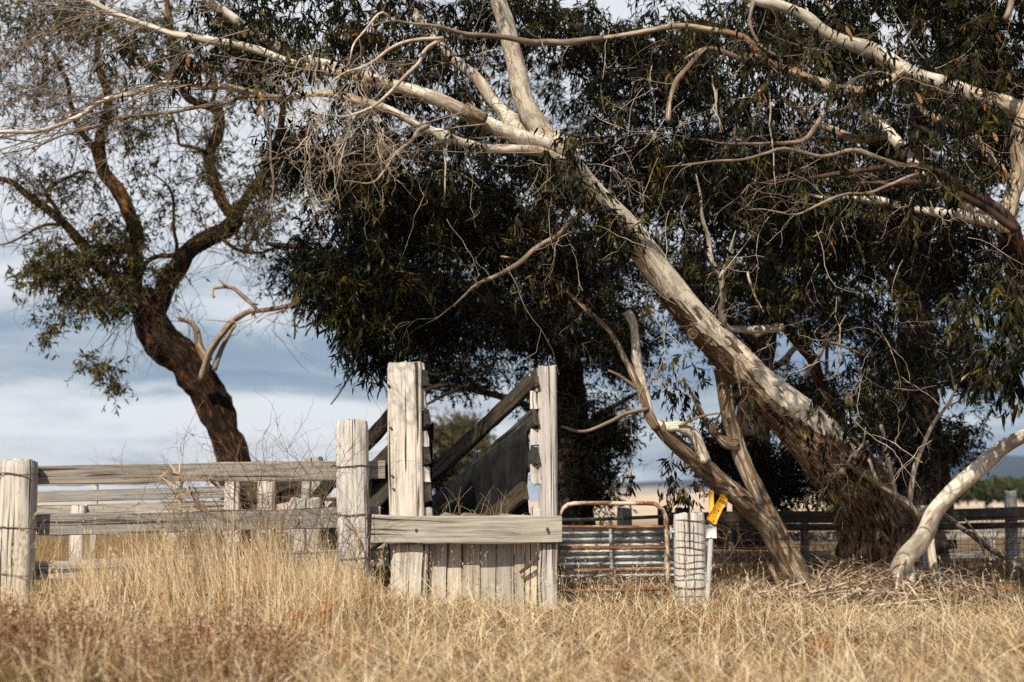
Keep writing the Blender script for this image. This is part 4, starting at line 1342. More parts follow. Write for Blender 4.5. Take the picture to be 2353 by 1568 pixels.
GUM_LIMBS = [
    ([(1292, 352), (1238, 292), (1208, 240), (1190, 170), (1176, 112), (1165, 60), (1148, 0), (1135, -60), (1110, -170), (1070, -300), (1050, -420)], 10.35, 9.7, 26, 13, B_TRUNK, 20),
    ([(1300, 356), (1250, 326), (1198, 318), (1118, 287), (1068, 258), (1018, 232), (925, 201), (858, 183), (785, 163), (734, 147), (667, 123), (617, 97), (567, 67), (520, 33), (477, 0), (430, -40), (360, -90), (270, -130)], 10.3, 9.4, 19, 9, B_PALE, 16),
    ([(1282, 342), (1235, 318), (1198, 303), (1162, 262), (1131, 230), (1095, 180), (1051, 143), (1001, 97), (965, 50), (930, -10), (890, -90), (870, -190)], 10.3, 10.5, 16, 10, B_PALE, 14),
    ([(858, 186), (800, 173), (720, 160), (640, 135), (567, 108), (467, 90), (400, 80), (320, 53), (253, 27), (213, 7), (160, -20)], 9.6, 9.2, 11, 6.5, B_PALE, 12),
    ([(1310, 378), (1250, 352), (1200, 345), (1120, 338), (1040, 322), (971, 290), (885, 250), (784, 222), (717, 216), (650, 227), (600, 217), (534, 200), (467, 195), (370, 193), (313, 213), (233, 233), (183, 267), (100, 300), (0, 306), (-60, 320)], 10.3, 9.0, 12, 4, B_PALE, 12),
    ([(650, 222), (567, 222), (500, 247), (413, 253), (333, 267), (247, 283), (170, 300), (85, 335), (0, 352)], 9.5, 9.3, 5.5, 2.5, B_TWIG, 8),
    ([(1385, 90), (1305, 100), (1252, 97), (1185, 87), (1118, 82), (1068, 80), (1018, 67), (971, 57), (901, 50), (850, 62)], 9.6, 9.2, 8, 3.5, B_TWIG, 10),
    ([(1018, 90), (972, 123), (960, 147), (928, 177), (868, 233), (820, 255), (785, 263), (740, 262)], 9.1, 8.8, 5, 2.5, B_BONE, 8),
    ([(1018, 88), (960, 96), (900, 106), (850, 140), (800, 165), (765, 190), (740, 225)], 9.0, 8.7, 5, 2.5, B_BONE, 8),
    ([(984, 290), (960, 300), (945, 323), (915, 353), (885, 378), (840, 382), (785, 383), (735, 398)], 9.6, 9.1, 5.5, 2.2, B_TWIG, 8),
    ([(930, 345), (905, 358), (885, 385), (868, 412), (840, 418), (790, 416)], 9.3, 9.0, 3.2, 1.6, B_BONE, 6),
    ([(900, 50), (880, 30), (845, 70), (810, 110), (790, 150), (760, 170)], 9.2, 8.8, 3.2, 1.8, B_BONE, 6),
    ([(1402, 440), (1330, 500), (1250, 560), (1180, 610), (1120, 640), (1060, 690), (1000, 735)], 10.6, 10.2, 8, 3, B_TWIG, 8),
    ([(600, 217), (612, 255), (618, 290), (622, 330), (621, 380), (626, 430), (624, 480), (628, 520)], 9.2, 9.1, 4.5, 2.0, B_TWIG, 7),
]
limbs_built = []
for k, (pts, y0, y1, r0, r1, mt, sd) in enumerate(GUM_LIMBS):
    mb = MB()
    limb(mb, nodes, pts, y0, y1, r0, r1, 200 + k, sd, 0.04, 0.14, 0.0, 0.035 if r0 < 9 else 0.012, tip=0.45 if r0 < 9 else 1.0)
    limbs_built.append(mb.build('limb', mt, gum))
# snapped end of the big left limb: a short orange scar stub
mb = MB(); tube(mb, [P(1110, 276, 10.0), P(1085, 262, 9.95), P(1066, 250, 9.92)], [R(19, 10), R(20, 10), R(17, 10)], 14, 0.03, 0.1, seed=9)
mb.build('broken_stub', B_PEEL, gum)

rng = np.random.default_rng(77)
GUM_ELLS = [
    (880, 330, 10.6, 230, 190, 0.9, 170), (860, 555, 10.7, 165, 185, 0.8, 185), (960, 620, 11.3, 240, 150, 0.6, 170), (835, 740, 10.5, 70, 80, 0.3, 40), (900, 800, 10.6, 80, 40, 0.2, 20),
    (1120, 440, 11.8, 230, 120, 0.6, 120), (1250, 560, 11.6, 150, 110, 0.4, 90), (1300, 690, 12.2, 190, 90, 0.5, 50), (1100, 70, 11.4, 260, 110, 0.8, 130), (1080, -190, 10.6, 330, 170, 1.0, 150), (700, -90, 10.2, 300, 90, 0.7, 50), (380, -140, 9.8, 200, 80, 0.6, 30),
    (1420, 260, 12.0, 220, 200, 0.7, 150), (1480, 90, 11.8, 230, 130, 0.8, 130), (1640, 420, 12.2, 200, 170, 0.6, 90), (1000, 760, 11.3, 120, 60, 0.3, 40),
    (560, 90, 9.8, 240, 90, 0.6, 60), (860, 60, 10.2, 180, 90, 0.6, 50), (690, 330, 10.2, 70, 80, 0.5, 24), (1420, 520, 10.6, 50, 50, 0.2, 16), (1320, 370, 10.1, 60, 70, 0.2, 20), (775, 600, 10.6, 85, 110, 0.4, 46)]
crown(gum, nodes, GUM_ELLS, rng, B_DTWIG, L_GUM, m=5, L=9, spread=0.2, ll=0.082, lw=0.2, droop=0.5, down=0.9, clump=0.55, buds=1300, nleaf=280, twigr=(0.002, 0.003, 0.009))
# thin sprays hanging across the big limbs and the upper stem
crown(gum, nodes, [(1120, 190, 10.8, 160, 110, .2, 14), (960, 150, 10.6, 160, 90, .3, 14), (1290, 330, 9.95, 60, 60, .12, 9), (1250, 540, 11.0, 110, 90, .2, 30), (1395, 505, 10.25, 45, 40, .08, 9), (1320, 425, 10.1, 45, 45, .08, 8), (740, 160, 9.3, 160, 60, .25, 18), (520, 120, 9.3, 160, 60, .25, 14), (330, 100, 9.3, 140, 60, .25, 10)],
      rng, B_TWIG, L_GUM, m=3, L=6, spread=0.17, ll=0.09, lw=0.21, droop=0.8, down=1.2, nleaf=60, buds=200, twigr=(0.0016, 0.0025, 0.006))
# bare pale twigs hanging under the left limbs
rng = np.random.default_rng(12)
st, dr, ln, r0 = [], [], [], []
for k in range(62):
    u, v = rng.uniform(700, 900), rng.uniform(90, 330)
    st.append(P(u, v, rng.uniform(8.5, 9.2))); dr.append([-0.35 + rng.normal(0, 0.5), rng.normal(0, .3), -0.9 + rng.normal(0, .45)]); ln.append(rng.uniform(0.2, 0.62)); r0.append(rng.uniform(0.0018, 0.0034))
a, b = wander_twigs(rng, st, dr, ln, np.array(r0), 12, 0.36, -0.05, 2.2, 2)
mb = MB(); batch_tubes(mb, a, b, 4, rng.random(len(a)))
mb.build('bare_twigs', B_BONE, gum, stuff=True)
# long whippy twigs streaming off the limb ends at upper left
st, dr, ln, r0 = [], [], [], []
lines = [np.array(GUM_LIMBS[i][0], float) for i in (1, 3, 4, 5)]
for k in range(85):
    L_ = lines[rng.choice([0, 1, 1, 1, 2, 2, 3])]
    i = rng.integers(1, len(L_) - 1)
    u, v = L_[i] + (L_[i + 1] - L_[i]) * rng.random()
    if u > 700 and rng.random() < 0.7:
        continue
    st.append(P(u, v, rng.uniform(8.9, 9.7))); s_ = rng.random()
    dr.append([-1, rng.normal(0, .3), rng.normal(-0.12, 0.3)]); ln.append(rng.uniform(0.5, 1.5)); r0.append(rng.uniform(0.003, 0.0065))
a, b = wander_twigs(rng, st, dr, ln, np.array(r0), 9, 0.13, -0.015, 2.4, 2)
mb = MB(); batch_tubes(mb, a, b, 4, rng.random(len(a)))
mb.build('bare_twigs', B_TWIG, gum, stuff=True)
# red and straw coloured shoots over the lower stem, twigs through the crown
st, dr, ln, r0 = [], [], [], []
for k in range(40):
    u, v = rng.uniform(1450, 2250), rng.uniform(560, 1080)
    st.append(P(u, v, rng.uniform(10.2, 11.4))); dr.append([rng.normal(0, .8), rng.normal(0, .3), rng.normal(-.1, .8)]); ln.append(rng.uniform(0.2, 0.7)); r0.append(rng.uniform(0.002, 0.0045))
for k in range(80):
    u, v = rng.uniform(950, 2300), rng.uniform(20, 620)
    st.append(P(u, v, rng.uniform(9.3, 10.2))); dr.append([rng.normal(0, .8), rng.normal(0, .3), rng.normal(-.35, .7)]); ln.append(rng.uniform(0.25, 0.9)); r0.append(rng.uniform(0.0015, 0.0034))
a, b = wander_twigs(rng, st, dr, ln, np.array(r0), 11, 0.3, -0.04, 2.0, 2)
mb = MB(); batch_tubes(mb, a, b, 4, rng.random(len(a)))
mb.build('bare_twigs', B_BONE, gum, stuff=True)
# leafy shoots on the lower stem, lit edge on
SH = [(1700, 890, 10.7, 40, 50, .15, 4), (1890, 940, 11.0, 110, 90, .2, 13), (1925, 1100, 11.2, 70, 80, .15, 8), (2010, 930, 11.3, 100, 120, .3, 14), (2060, 830, 11.4, 130, 110, .3, 14)]
crown(gum, [np.vstack([n_ for n_ in nodes] + [pp])], SH, rng, B_TWIG, L_GUM, m=3, L=5, spread=0.18, ll=0.095, lw=0.22, droop=0.8, down=1.2, nleaf=0, twigr=(0.0018, 0.002, 0.006))

# ---- the stems leaning from the same clump: a peeling double stem
SB = P(1858, 1378, 12.0)
stem = thing('peeling_gum_tree', 'slender forked gum with stringy peeling bark leaning across behind the yellow marker', 'tree', (SB[0], SB[1], float(gz(SB[0], SB[1]))))
n2 = []
mb = MB()
limb(mb, n2, [(1872, 1405), (1855, 1372), (1830, 1322), (1800, 1262), (1764, 1206), (1725, 1170), (1675, 1126), (1629, 1088), (1596, 1060), (1563, 1030), (1534, 1004), (1512, 980)], 11.9, 11.0, 33, 16, 301, 30, 0.03, 0.14, 0.04)
mb.build('trunk', B_PEEL, stem)
mb = MB()
limb(mb, n2, [(1620, 1062), (1611, 1036), (1600, 1008), (1584, 990), (1557, 980), (1524, 982), (1497, 968), (1490, 945), (1482, 905), (1470, 862), (1462, 820), (1460, 780), (1455, 745), (1440, 715)], 11.1, 10.9, 13, 9, 302, 16, 0.03, 0.12, 0.0)
mb.build('bent_limb', B_TRUNK, stem)
for k, (pts, y0, y1, r0, r1, mt) in enumerate((
        ([(1792, 1236), (1768, 1186), (1735, 1118), (1708, 1059), (1689, 1003), (1675, 960), (1664, 900), (1656, 850)], 11.6, 11.4, 21, 15, B_PEEL),
        ([(1692, 1022), (1669, 1019), (1639, 993), (1616, 960), (1600, 925), (1588, 900)], 11.45, 11.2, 12, 4, B_PEEL),
        ([(1510, 985), (1490, 950), (1475, 905), (1452, 856), (1435, 823), (1402, 763), (1351, 716), (1300, 668), (1268, 640), (1201, 600), (1150, 590)], 10.95, 10.8, 10, 2.5, B_PEEL),
        ([(1478, 905), (1450, 882), (1420, 862), (1398, 852)], 10.95, 10.8, 6, 2.5, B_PEEL),
        ([(1489, 940), (1440, 950), (1400, 970), (1340, 992), (1290, 980)], 10.9, 10.6, 5, 3, B_TWIG),
        ([(1634, 1000), (1650, 960), (1662, 935), (1672, 905)], 11.3, 11.1, 3, 1.5, B_TWIG),
        ([(1560, 980), (1590, 965), (1620, 955), (1650, 950)], 11.0, 10.9, 4, 2, B_TWIG))):
    mb = MB()
    limb(mb, n2, pts, y0, y1, r0, r1, 310 + k, 18 if r0 > 9 else 10, 0.03, 0.14, 0.035 if r0 > 9 else 0.0)
    mb.build('limb', mt, stem)
rng = np.random.default_rng(21)
crown(stem, n2, [(1555, 880, 11.1, 70, 70, .2, 18), (1570, 960, 11.3, 40, 50, .1, 6), (1560, 1090, 10.8, 50, 80, .12, 15), (1340, 760, 11.2, 140, 70, .4, 24), (1480, 1110, 10.8, 60, 50, .12, 4), (1235, 625, 10.75, 70, 55, .12, 22), (1330, 690, 10.9, 45, 40, .1, 9)], rng, B_TWIG, L_GUM, m=3, L=5, spread=0.13, ll=0.075, lw=0.24, droop=0.9, down=1.3, nleaf=50, twigr=(0.0016, 0.002, 0.005))
# broken splinters on the stem
sh = MB()
for k in range(80):
    p_, r_ = px_limb([(1855, 1372), (1764, 1206), (1675, 1126), (1563, 1030)], 11.9, 11.05, 28, 18)
    f = rng.random() * 2.99; i = int(f); a = p_[i] + (p_[i + 1] - p_[i]) * (f - i)
    t = p_[min(3, i + 1)] - p_[i]; t /= np.linalg.norm(t)
    side = np.array([rng.normal(0, .7), -0.8, rng.normal(0, .7)]); side -= t * np.dot(side, t); side /= np.linalg.norm(side)
    ln = rng.uniform(0.08, 0.3); a = a + side * r_[i] * 0.98; cr = np.cross(t, side); wd = rng.uniform(0.004, 0.014); lf = rng.uniform(0.005, 0.035)
    pts = np.array([a, a + t * ln * .5 + side * lf * .3, a + t * ln + side * lf])
    V = np.stack([pts - cr * wd * np.array([1, .9, .3])[:, None], pts + cr * wd * np.array([1, .9, .3])[:, None]], 1).reshape(-1, 3)
    sh.add(V, [(0, 1, 3, 2), (2, 3, 5, 4)], None, None, rng.random())
sh.build('shaggy_bark', B_PEEL, stem, stuff=True)

# ---- brown saplings rising behind the leaning stem
sap = thing('sapling_gum_tree', 'thin brown gum sapling crossing up behind the thick leaning trunk', 'tree', g(P(1960, 1340, 12.6)))
n3 = []
for k, (pts, y0, y1, r0, r1, mt) in enumerate((
        ([(1962, 1360), (1985, 1200), (1975, 1080), (1953, 1006), (1923, 973), (1896, 906), (1870, 840), (1836, 800), (1803, 756), (1776, 706), (1753, 656), (1726, 603), (1700, 560)], 12.75, 11.6, 18, 8, B_LIMB),
        ([(1800, 752), (1740, 760), (1668, 752), (1660, 720), (1666, 690), (1656, 640), (1633, 590), (1623, 533), (1612, 470), (1600, 400)], 11.8, 11.0, 9, 6, B_PALE),
        ([(1656, 642), (1666, 623), (1676, 595), (1683, 566), (1690, 530)], 11.3, 11.1, 6, 4, B_PALE),
        ([(1736, 770), (1776, 753), (1836, 723), (1863, 700), (1900, 680)], 11.9, 12.2, 6, 3, B_PALE),
        ([(1712, 604), (1728, 650), (1742, 690), (1756, 718)], 11.3, 11.2, 3.2, 2.2, B_BONE),
        ([(1900, 848), (1902, 780), (1890, 720), (1880, 660), (1858, 590), (1835, 530)], 12, 11.6, 4.5, 2.5, B_TWIG),
        ([(2025, 1180), (2022, 1100), (2025, 977), (2026, 956), (2030, 900), (2036, 846), (2046, 770)], 12.2, 11.6, 6, 3, B_TWIG),
        ([(2060, 750), (2100, 748), (2140, 738), (2190, 727), (2235, 722)], 11.6, 11.5, 4.5, 2, B_BONE),
        ([(2103, 746), (2115, 735), (2110, 690), (2104, 660)], 11.6, 11.4, 3.5, 2, B_TWIG),
        ([(1850, 870), (1890, 800), (1930, 792), (1985, 820), (2010, 845), (2030, 856)], 11.5, 11.7, 3, 4, B_TWIG))):
    mb = MB()
    limb(mb, n3, pts, y0, y1, r0, r1, 330 + k, 14 if r0 > 7 else 8, 0.04, 0.14, 0.02 if r0 > 12 else 0, 0.04, tip=0.3)
    mb.build('limb' if k else 'trunk', mt, sap)
rng = np.random.default_rng(23)
crown(sap, n3, [(1720, 560, 11.5, 180, 130, .5, 90), (1900, 640, 11.8, 170, 140, .5, 80), (2100, 760, 11.6, 130, 120, .4, 30), (2010, 900, 11.8, 130, 130, .4, 40)], rng, B_DTWIG, L_GUM, m=4, L=7, spread=0.18, ll=0.08, lw=0.22, droop=0.6, down=1.0, clump=0.1, twigr=(0.0018, 0.002, 0.006))

# ---- bowed white limb resting on the ground beside the trunk
QB = P(2084, 1355, 11.6)
bow = thing('bowed_limb', 'smooth white bowed limb with its butt resting on the litter beside the dark trunk', 'fallen limb', (QB[0], QB[1], float(gz(QB[0], QB[1]))))
nb4 = []
mb = MB()
limb(mb, nb4, [(2086, 1366), (2076, 1338), (2068, 1308), (2084, 1278), (2112, 1248), (2131, 1218), (2146, 1182), (2180, 1140), (2222, 1100), (2266, 1060), (2310, 1024), (2353, 1002), (2420, 975), (2500, 940), (2600, 880), (2720, 790), (2820, 690)], 11.6, 10.6, 22.5, 15, 401, 26, 0.03, 0.09, 0.0, tip=0.4)
mb.build('limb', B_PALE, bow)
for k, (pts, y0, y1, r0, r1, mt, nm) in enumerate((
        ([(2138, 1238), (2143, 1290), (2152, 1330), (2160, 1362)], 11.7, 11.75, 9, 11, B_PALE, 'prop_limb'),
        ([(2118, 1235), (2122, 1200), (2126, 1166)], 11.9, 11.95, 13, 15, B_PALE, 'broken_stub'),
        ([(2084, 1290), (2094, 1320), (2090, 1345), (2082, 1356)], 11.5, 11.45, 12, 9, B_PALE, 'burl'),
        ([(2130, 1345), (2100, 1340), (2160, 1358), (2190, 1375)], 11.6, 11.5, 9, 5, B_LIMB, 'splinter'))):
    mb = MB(); limb(mb, nb4, pts, y0, y1, r0, r1, 410 + k, 16, 0.03, 0.14, 0.0)
    mb.build(nm, mt, bow)
dead = thing('forked_dead_branch', 'thin pale dead branch forking in front of the dark trunk base', 'branch', g(P(2105, 1350, 11.7)))
for k, (pts, y0, y1, r0, r1) in enumerate((
        ([(2108, 1215), (2106, 1196), (2098, 1176), (2075, 1152), (2031, 1120), (1987, 1091), (1946, 1068), (1935, 1052)], 11.8, 11.3, 11, 5),
        ([(2092, 1168), (2092, 1144), (2100, 1094), (2116, 1035), (2142, 977), (2163, 946), (2190, 908), (2213, 873), (2260, 833)], 11.7, 11.0, 6.5, 2),
        ([(1946, 1068), (1955, 1050), (1970, 1036), (1985, 1015), (1990, 980)], 11.3, 11.1, 3, 1.5),
        ([(2056, 1136), (2046, 1085), (2034, 1030), (2025, 977)], 11.7, 11.4, 6, 4),
        ([(2014, 1108), (2006, 1080), (1996, 1055)], 11.6, 11.5, 5, 3.5),
        ([(2195, 900), (2190, 870), (2185, 850), (2178, 838)], 11.1, 10.9, 2, 1),
        ([(2168, 940), (2200, 925), (2240, 920), (2265, 925)], 11.2, 11.0, 2, 1))):
    mb = MB(); limb(mb, None, pts, y0, y1, r0, r1, 420 + k, 10, 0.03, 0.14, 0.0, 0.015)
    mb.build('branch', B_PEEL if k == 0 else B_PALE, dead)

# ---- the gum standing at the edge of the view
KB = P(2450, 1330, 10.6)
edge = thing('edge_gum_tree', 'gum tree at the picture edge sending long pale limbs in from the side', 'tree', (KB[0], KB[1], float(gz(KB[0], KB[1]))))
n5 = []
mb = MB()
limb(mb, None, [(2452, 1380), (2450, 1290), (2440, 1150), (2420, 960), (2385, 780), (2353, 660), (2332, 600), (2316, 530)], 10.6, 10.0, 52, 26, 501, 36, 0.04, 0.12, 0.04)
mb.build('trunk', B_ROUGH, edge)
EDGE = [
    ([(2312, 540), (2318, 490), (2330, 440), (2342, 400), (2336, 340), (2342, 300), (2356, 262), (2390, 180), (2430, 60), (2470, -80), (2490, -220)], 10.0, 10.0, 21, 13, B_TAN, 18),
    ([(2420, 330), (2356, 268), (2320, 247), (2253, 227), (2186, 200), (2120, 181), (2063, 154), (2003, 118), (1936, 92), (1886, 66), (1853, 38), (1803, 16), (1729, 0), (1660, -30), (1560, -90), (1450, -170)], 10.2, 9.8, 25, 9, B_PALE, 18),
    ([(2075, 165), (2036, 190), (1986, 207), (1920, 203), (1853, 178), (1786, 150), (1756, 138), (1743, 122), (1710, 88), (1636, 71), (1570, 61), (1500, 68), (1450, 78), (1385, 88)], 9.95, 9.6, 11.5, 5, B_TAN, 14),
    ([(2325, 525), (2293, 500), (2253, 482), (2186, 448), (2120, 400), (2086, 358), (2053, 315), (2020, 285), (1980, 245), (1930, 190), (1870, 120), (1800, 60), (1760, 10)], 10.1, 11.2, 18, 8, B_PALE, 18),
    ([(2320, 525), (2293, 512), (2203, 492), (2103, 480), (2036, 464), (1953, 456), (1890, 452), (1840, 440)], 10.05, 10.2, 14, 5, B_PALE, 14),
    ([(2335, 530), (2312, 495), (2236, 443), (2170, 402), (2070, 380), (1936, 400), (1870, 410), (1796, 417), (1720, 425)], 9.8, 9.5, 12, 4, B_DTWIG, 12),  # this limb and the next get dark bark to paint them shaded
    ([(2335, 530), (2262, 474), (2180, 432), (2100, 418), (2040, 425), (1960, 420)], 9.7, 9.5, 10, 5, B_DTWIG, 10),
    ([(1960, 205), (1908, 232), (1893, 262), (1853, 313), (1810, 328), (1786, 333), (1703, 331), (1650, 324), (1606, 320)], 9.7, 9.4, 7, 3.5, B_TWIG, 10),
    ([(2070, 385), (1990, 352), (1950, 346), (1886, 357), (1803, 345), (1756, 357), (1670, 367), (1569, 381), (1530, 384)], 9.5, 9.2, 6, 3, B_TWIG, 9),
    ([(2110, 400), (2000, 440), (1950, 442), (1910, 455), (1870, 475), (1830, 494), (1790, 488), (1753, 480), (1720, 482)], 9.5, 9.3, 4, 2, B_TWIG, 8),
    ([(1736, 130), (1720, 140), (1660, 118), (1625, 112), (1600, 118), (1575, 135)], 9.7, 9.4, 8, 3.5, B_TWIG, 8),
    ([(2345, 408), (2300, 390), (2250, 330), (2230, 300), (2190, 280), (2130, 260), (2090, 200), (2060, 120)], 10.05, 10.8, 13, 6, B_TAN, 12),
    ([(2040, 310), (1980, 318), (1940, 310), (1920, 302), (1900, 294), (1870, 280), (1820, 240), (1780, 220)], 10.5, 10.9, 11, 6, B_TAN, 12),
    ([(1620, 112), (1600, 128), (1580, 150), (1560, 180), (1548, 215), (1540, 250), (1536, 280)], 9.2, 9.0, 5, 6, B_PEEL, 9),
    ([(1730, 5), (1726, 40), (1738, 80), (1760, 110), (1790, 130)], 9.4, 9.3, 5, 3, B_TWIG, 8),
    ([(2310, 45), (2320, 20), (2330, -10), (2340, -80), (2365, -160)], 9.6, 9.6, 8, 8, B_TWIG, 8),
]
for k, (pts, y0, y1, r0, r1, mt, sd) in enumerate(EDGE):
    mb = MB()
    limb(mb, n5, pts, y0, y1, r0, r1, 520 + k, sd, 0.04, 0.14, 0.0, 0.035 if r0 < 11 else 0.015, tip=0.35 if (k in (4, 5, 6, 7, 8, 9)) else 1.0)
    mb.build('limb', mt, edge)
# short twigs leaving the bare limbs
rng = np.random.default_rng(56)
st, dr, ln, r0 = [], [], [], []
wd_ = np.vstack([np.vstack(n5), np.vstack(nodes)])
for k in range(230):
    st.append(wd_[rng.integers(0, len(wd_))]); dr.append([rng.normal(-.2, .7), rng.normal(-.2, .3), rng.normal(-.25, .7)]); ln.append(rng.uniform(0.15, 0.6)); r0.append(rng.uniform(0.002, 0.0042))
a, b = wander_twigs(rng, st, dr, ln, np.array(r0), 9, 0.32, -0.04, 1.8, 2)
mb = MB(); batch_tubes(mb, a, b, 4, rng.random(len(a)))
mb.build('bare_twigs', B_TWIG, edge, stuff=True)
rng = np.random.default_rng(55)
crown(edge, n5, [(1800, 60, 10.9, 230, 110, .7, 120), (2080, 60, 10.8, 240, 120, .8, 150), (2290, 130, 10.6, 160, 160, .6, 110), (1620, -150, 10.6, 300, 130, .9, 90), (2200, -140, 10.6, 330, 160, 1.0, 150), (2560, 60, 10.6, 170, 260, .9, 110), (2600, 380, 10.4, 150, 200, .8, 70), (2230, 330, 10.6, 130, 120, .5, 50), (1850, 330, 11.3, 260, 160, .6, 140), (2060, 520, 11.3, 230, 90, .6, 80), (2150, 620, 11.4, 180, 120, .6, 50), (1560, 300, 11.6, 120, 180, .5, 60)],
      rng, B_DTWIG, L_GUM, m=5, L=9, spread=0.2, ll=0.088, lw=0.2, droop=0.5, down=0.9, clump=0.25, buds=500, nleaf=120, twigr=(0.002, 0.003, 0.009))
# open hanging sprays in front of the limbs
crown(edge, n5, [(1620, 150, 9.5, 170, 150, .4, 34), (1850, 130, 9.5, 200, 130, .4, 40), (2080, 210, 9.6, 200, 110, .4, 44), (2250, 260, 9.6, 120, 130, .4, 34), (2010, 430, 9.7, 230, 90, .4, 36), (1780, 380, 9.8, 160, 110, .4, 26), (2200, 420, 9.7, 110, 70, .3, 22)],
      rng, B_DTWIG, L_GUM, m=3, L=6, spread=0.17, ll=0.085, lw=0.2, droop=0.9, down=1.2, nleaf=60, twigr=(0.0018, 0.0025, 0.007))
crown(edge, n5 + [np.array([P(2340, 620, 10), P(2370, 720, 9.9), P(2390, 800, 9.9)])], [(2310, 640, 9.7, 60, 70, .3, 22), (2325, 740, 9.6, 60, 80, .3, 22), (2300, 830, 9.7, 70, 60, .3, 18), (2345, 790, 9.5, 40, 90, .3, 20), (2230, 700, 10.3, 60, 90, .3, 14)],
      rng, B_TWIG, L_GUM, m=3, L=5, spread=0.2, ll=0.11, lw=0.23, droop=0.8, down=1.3, nleaf=60, twigr=(0.0016, 0.002, 0.005))
# bark ribbons caught and hanging in the limbs
for k, (u, v, L_, Y) in enumerate(((1634, 175, 0.4, 9.3), (1760, 180, 0.75, 9.4), (1645, 205, 0.3, 9.2), (1020, 330, 0.5, 9.4), (630, 240, 0.2, 9.1), (1500, 150, 0.45, 9.3), (1240, 60, 0.3, 9.3))):
    r2 = np.random.default_rng(k)
    n = 8
    pts = P(u, v, Y) + np.stack([np.cumsum(r2.normal(0.004, 0.012, n)), np.cumsum(r2.normal(0, 0.01, n)), -np.linspace(0, L_, n)], 1)
    wd = np.array([.5, 1, 1, .9, 1, .8, .6, .15])[:, None] * 0.0055
    an = np.cumsum(r2.normal(0, .5, n))
    cr = np.stack([np.cos(an), np.sin(an), np.zeros(n)], 1) * wd
    V = np.stack([pts - cr, pts + cr], 1).reshape(-1, 3)
    mb = MB(); mb.add(V, [(2 * i, 2 * i + 1, 2 * i + 3, 2 * i + 2) for i in range(n - 1)], None, None, 0.5)
    mb.build('bark_ribbon', B_BONE, gum if u in (1020, 630, 1240) else edge)

# ---- dark trees standing behind
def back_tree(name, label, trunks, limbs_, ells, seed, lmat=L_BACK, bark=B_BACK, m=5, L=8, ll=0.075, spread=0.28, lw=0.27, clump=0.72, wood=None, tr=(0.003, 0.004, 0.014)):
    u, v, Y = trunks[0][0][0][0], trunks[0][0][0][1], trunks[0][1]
    b = P(u, v, Y)
    t = thing(name, label, 'tree', (b[0], b[1], float(gz(b[0], b[1]))))
    nd = []
    for k, (pts, y0, y1, r0, r1) in enumerate(trunks):
        p0 = P(pts[0][0], pts[0][1], y0)
        pts = list(pts)
        mb = MB(); limb(mb, nd, pts, y0, y1, r0, r1, seed + k, 24, 0.06, 0.14, 0.05)
        mb.build('trunk', bark, t)
    for k, (pts, y0, y1, r0, r1) in enumerate(limbs_):
        mb = MB(); limb(mb, nd, pts, y0, y1, r0, r1, seed + 20 + k, 10, 0.06, 0.12, 0.0, 0.04)
        mb.build('limb', wood or bark, t)
    rng = np.random.default_rng(seed)
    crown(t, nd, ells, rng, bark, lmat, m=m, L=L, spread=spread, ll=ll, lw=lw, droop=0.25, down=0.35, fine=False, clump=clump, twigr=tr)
    return t


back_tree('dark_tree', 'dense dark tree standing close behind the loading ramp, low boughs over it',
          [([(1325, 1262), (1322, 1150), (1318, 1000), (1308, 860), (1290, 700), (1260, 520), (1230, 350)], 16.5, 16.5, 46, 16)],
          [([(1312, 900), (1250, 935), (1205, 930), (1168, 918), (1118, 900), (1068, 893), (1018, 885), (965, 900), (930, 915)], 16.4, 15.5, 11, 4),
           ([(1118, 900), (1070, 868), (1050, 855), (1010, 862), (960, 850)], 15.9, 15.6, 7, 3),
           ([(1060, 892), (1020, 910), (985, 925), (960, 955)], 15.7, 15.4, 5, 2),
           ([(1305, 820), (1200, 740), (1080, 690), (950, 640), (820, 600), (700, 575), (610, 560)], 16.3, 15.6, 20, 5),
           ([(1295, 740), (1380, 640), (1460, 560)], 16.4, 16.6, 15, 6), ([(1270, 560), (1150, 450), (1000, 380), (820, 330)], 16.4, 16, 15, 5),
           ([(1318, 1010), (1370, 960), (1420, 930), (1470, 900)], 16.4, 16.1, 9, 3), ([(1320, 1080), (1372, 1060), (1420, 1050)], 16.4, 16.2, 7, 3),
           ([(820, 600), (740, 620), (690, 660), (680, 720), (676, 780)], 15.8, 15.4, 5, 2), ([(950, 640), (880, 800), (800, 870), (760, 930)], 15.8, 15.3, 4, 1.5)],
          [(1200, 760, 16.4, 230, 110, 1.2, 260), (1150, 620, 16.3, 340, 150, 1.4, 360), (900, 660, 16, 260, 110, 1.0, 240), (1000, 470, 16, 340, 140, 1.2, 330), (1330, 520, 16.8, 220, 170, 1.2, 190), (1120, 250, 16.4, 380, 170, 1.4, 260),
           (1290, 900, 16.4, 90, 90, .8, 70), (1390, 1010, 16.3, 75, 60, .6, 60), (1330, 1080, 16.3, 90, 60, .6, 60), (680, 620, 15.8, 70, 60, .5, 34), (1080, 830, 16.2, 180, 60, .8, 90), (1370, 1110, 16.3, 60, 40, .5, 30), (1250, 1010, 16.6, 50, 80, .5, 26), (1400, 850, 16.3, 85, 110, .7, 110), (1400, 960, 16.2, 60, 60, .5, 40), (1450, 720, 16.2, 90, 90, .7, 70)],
          700)
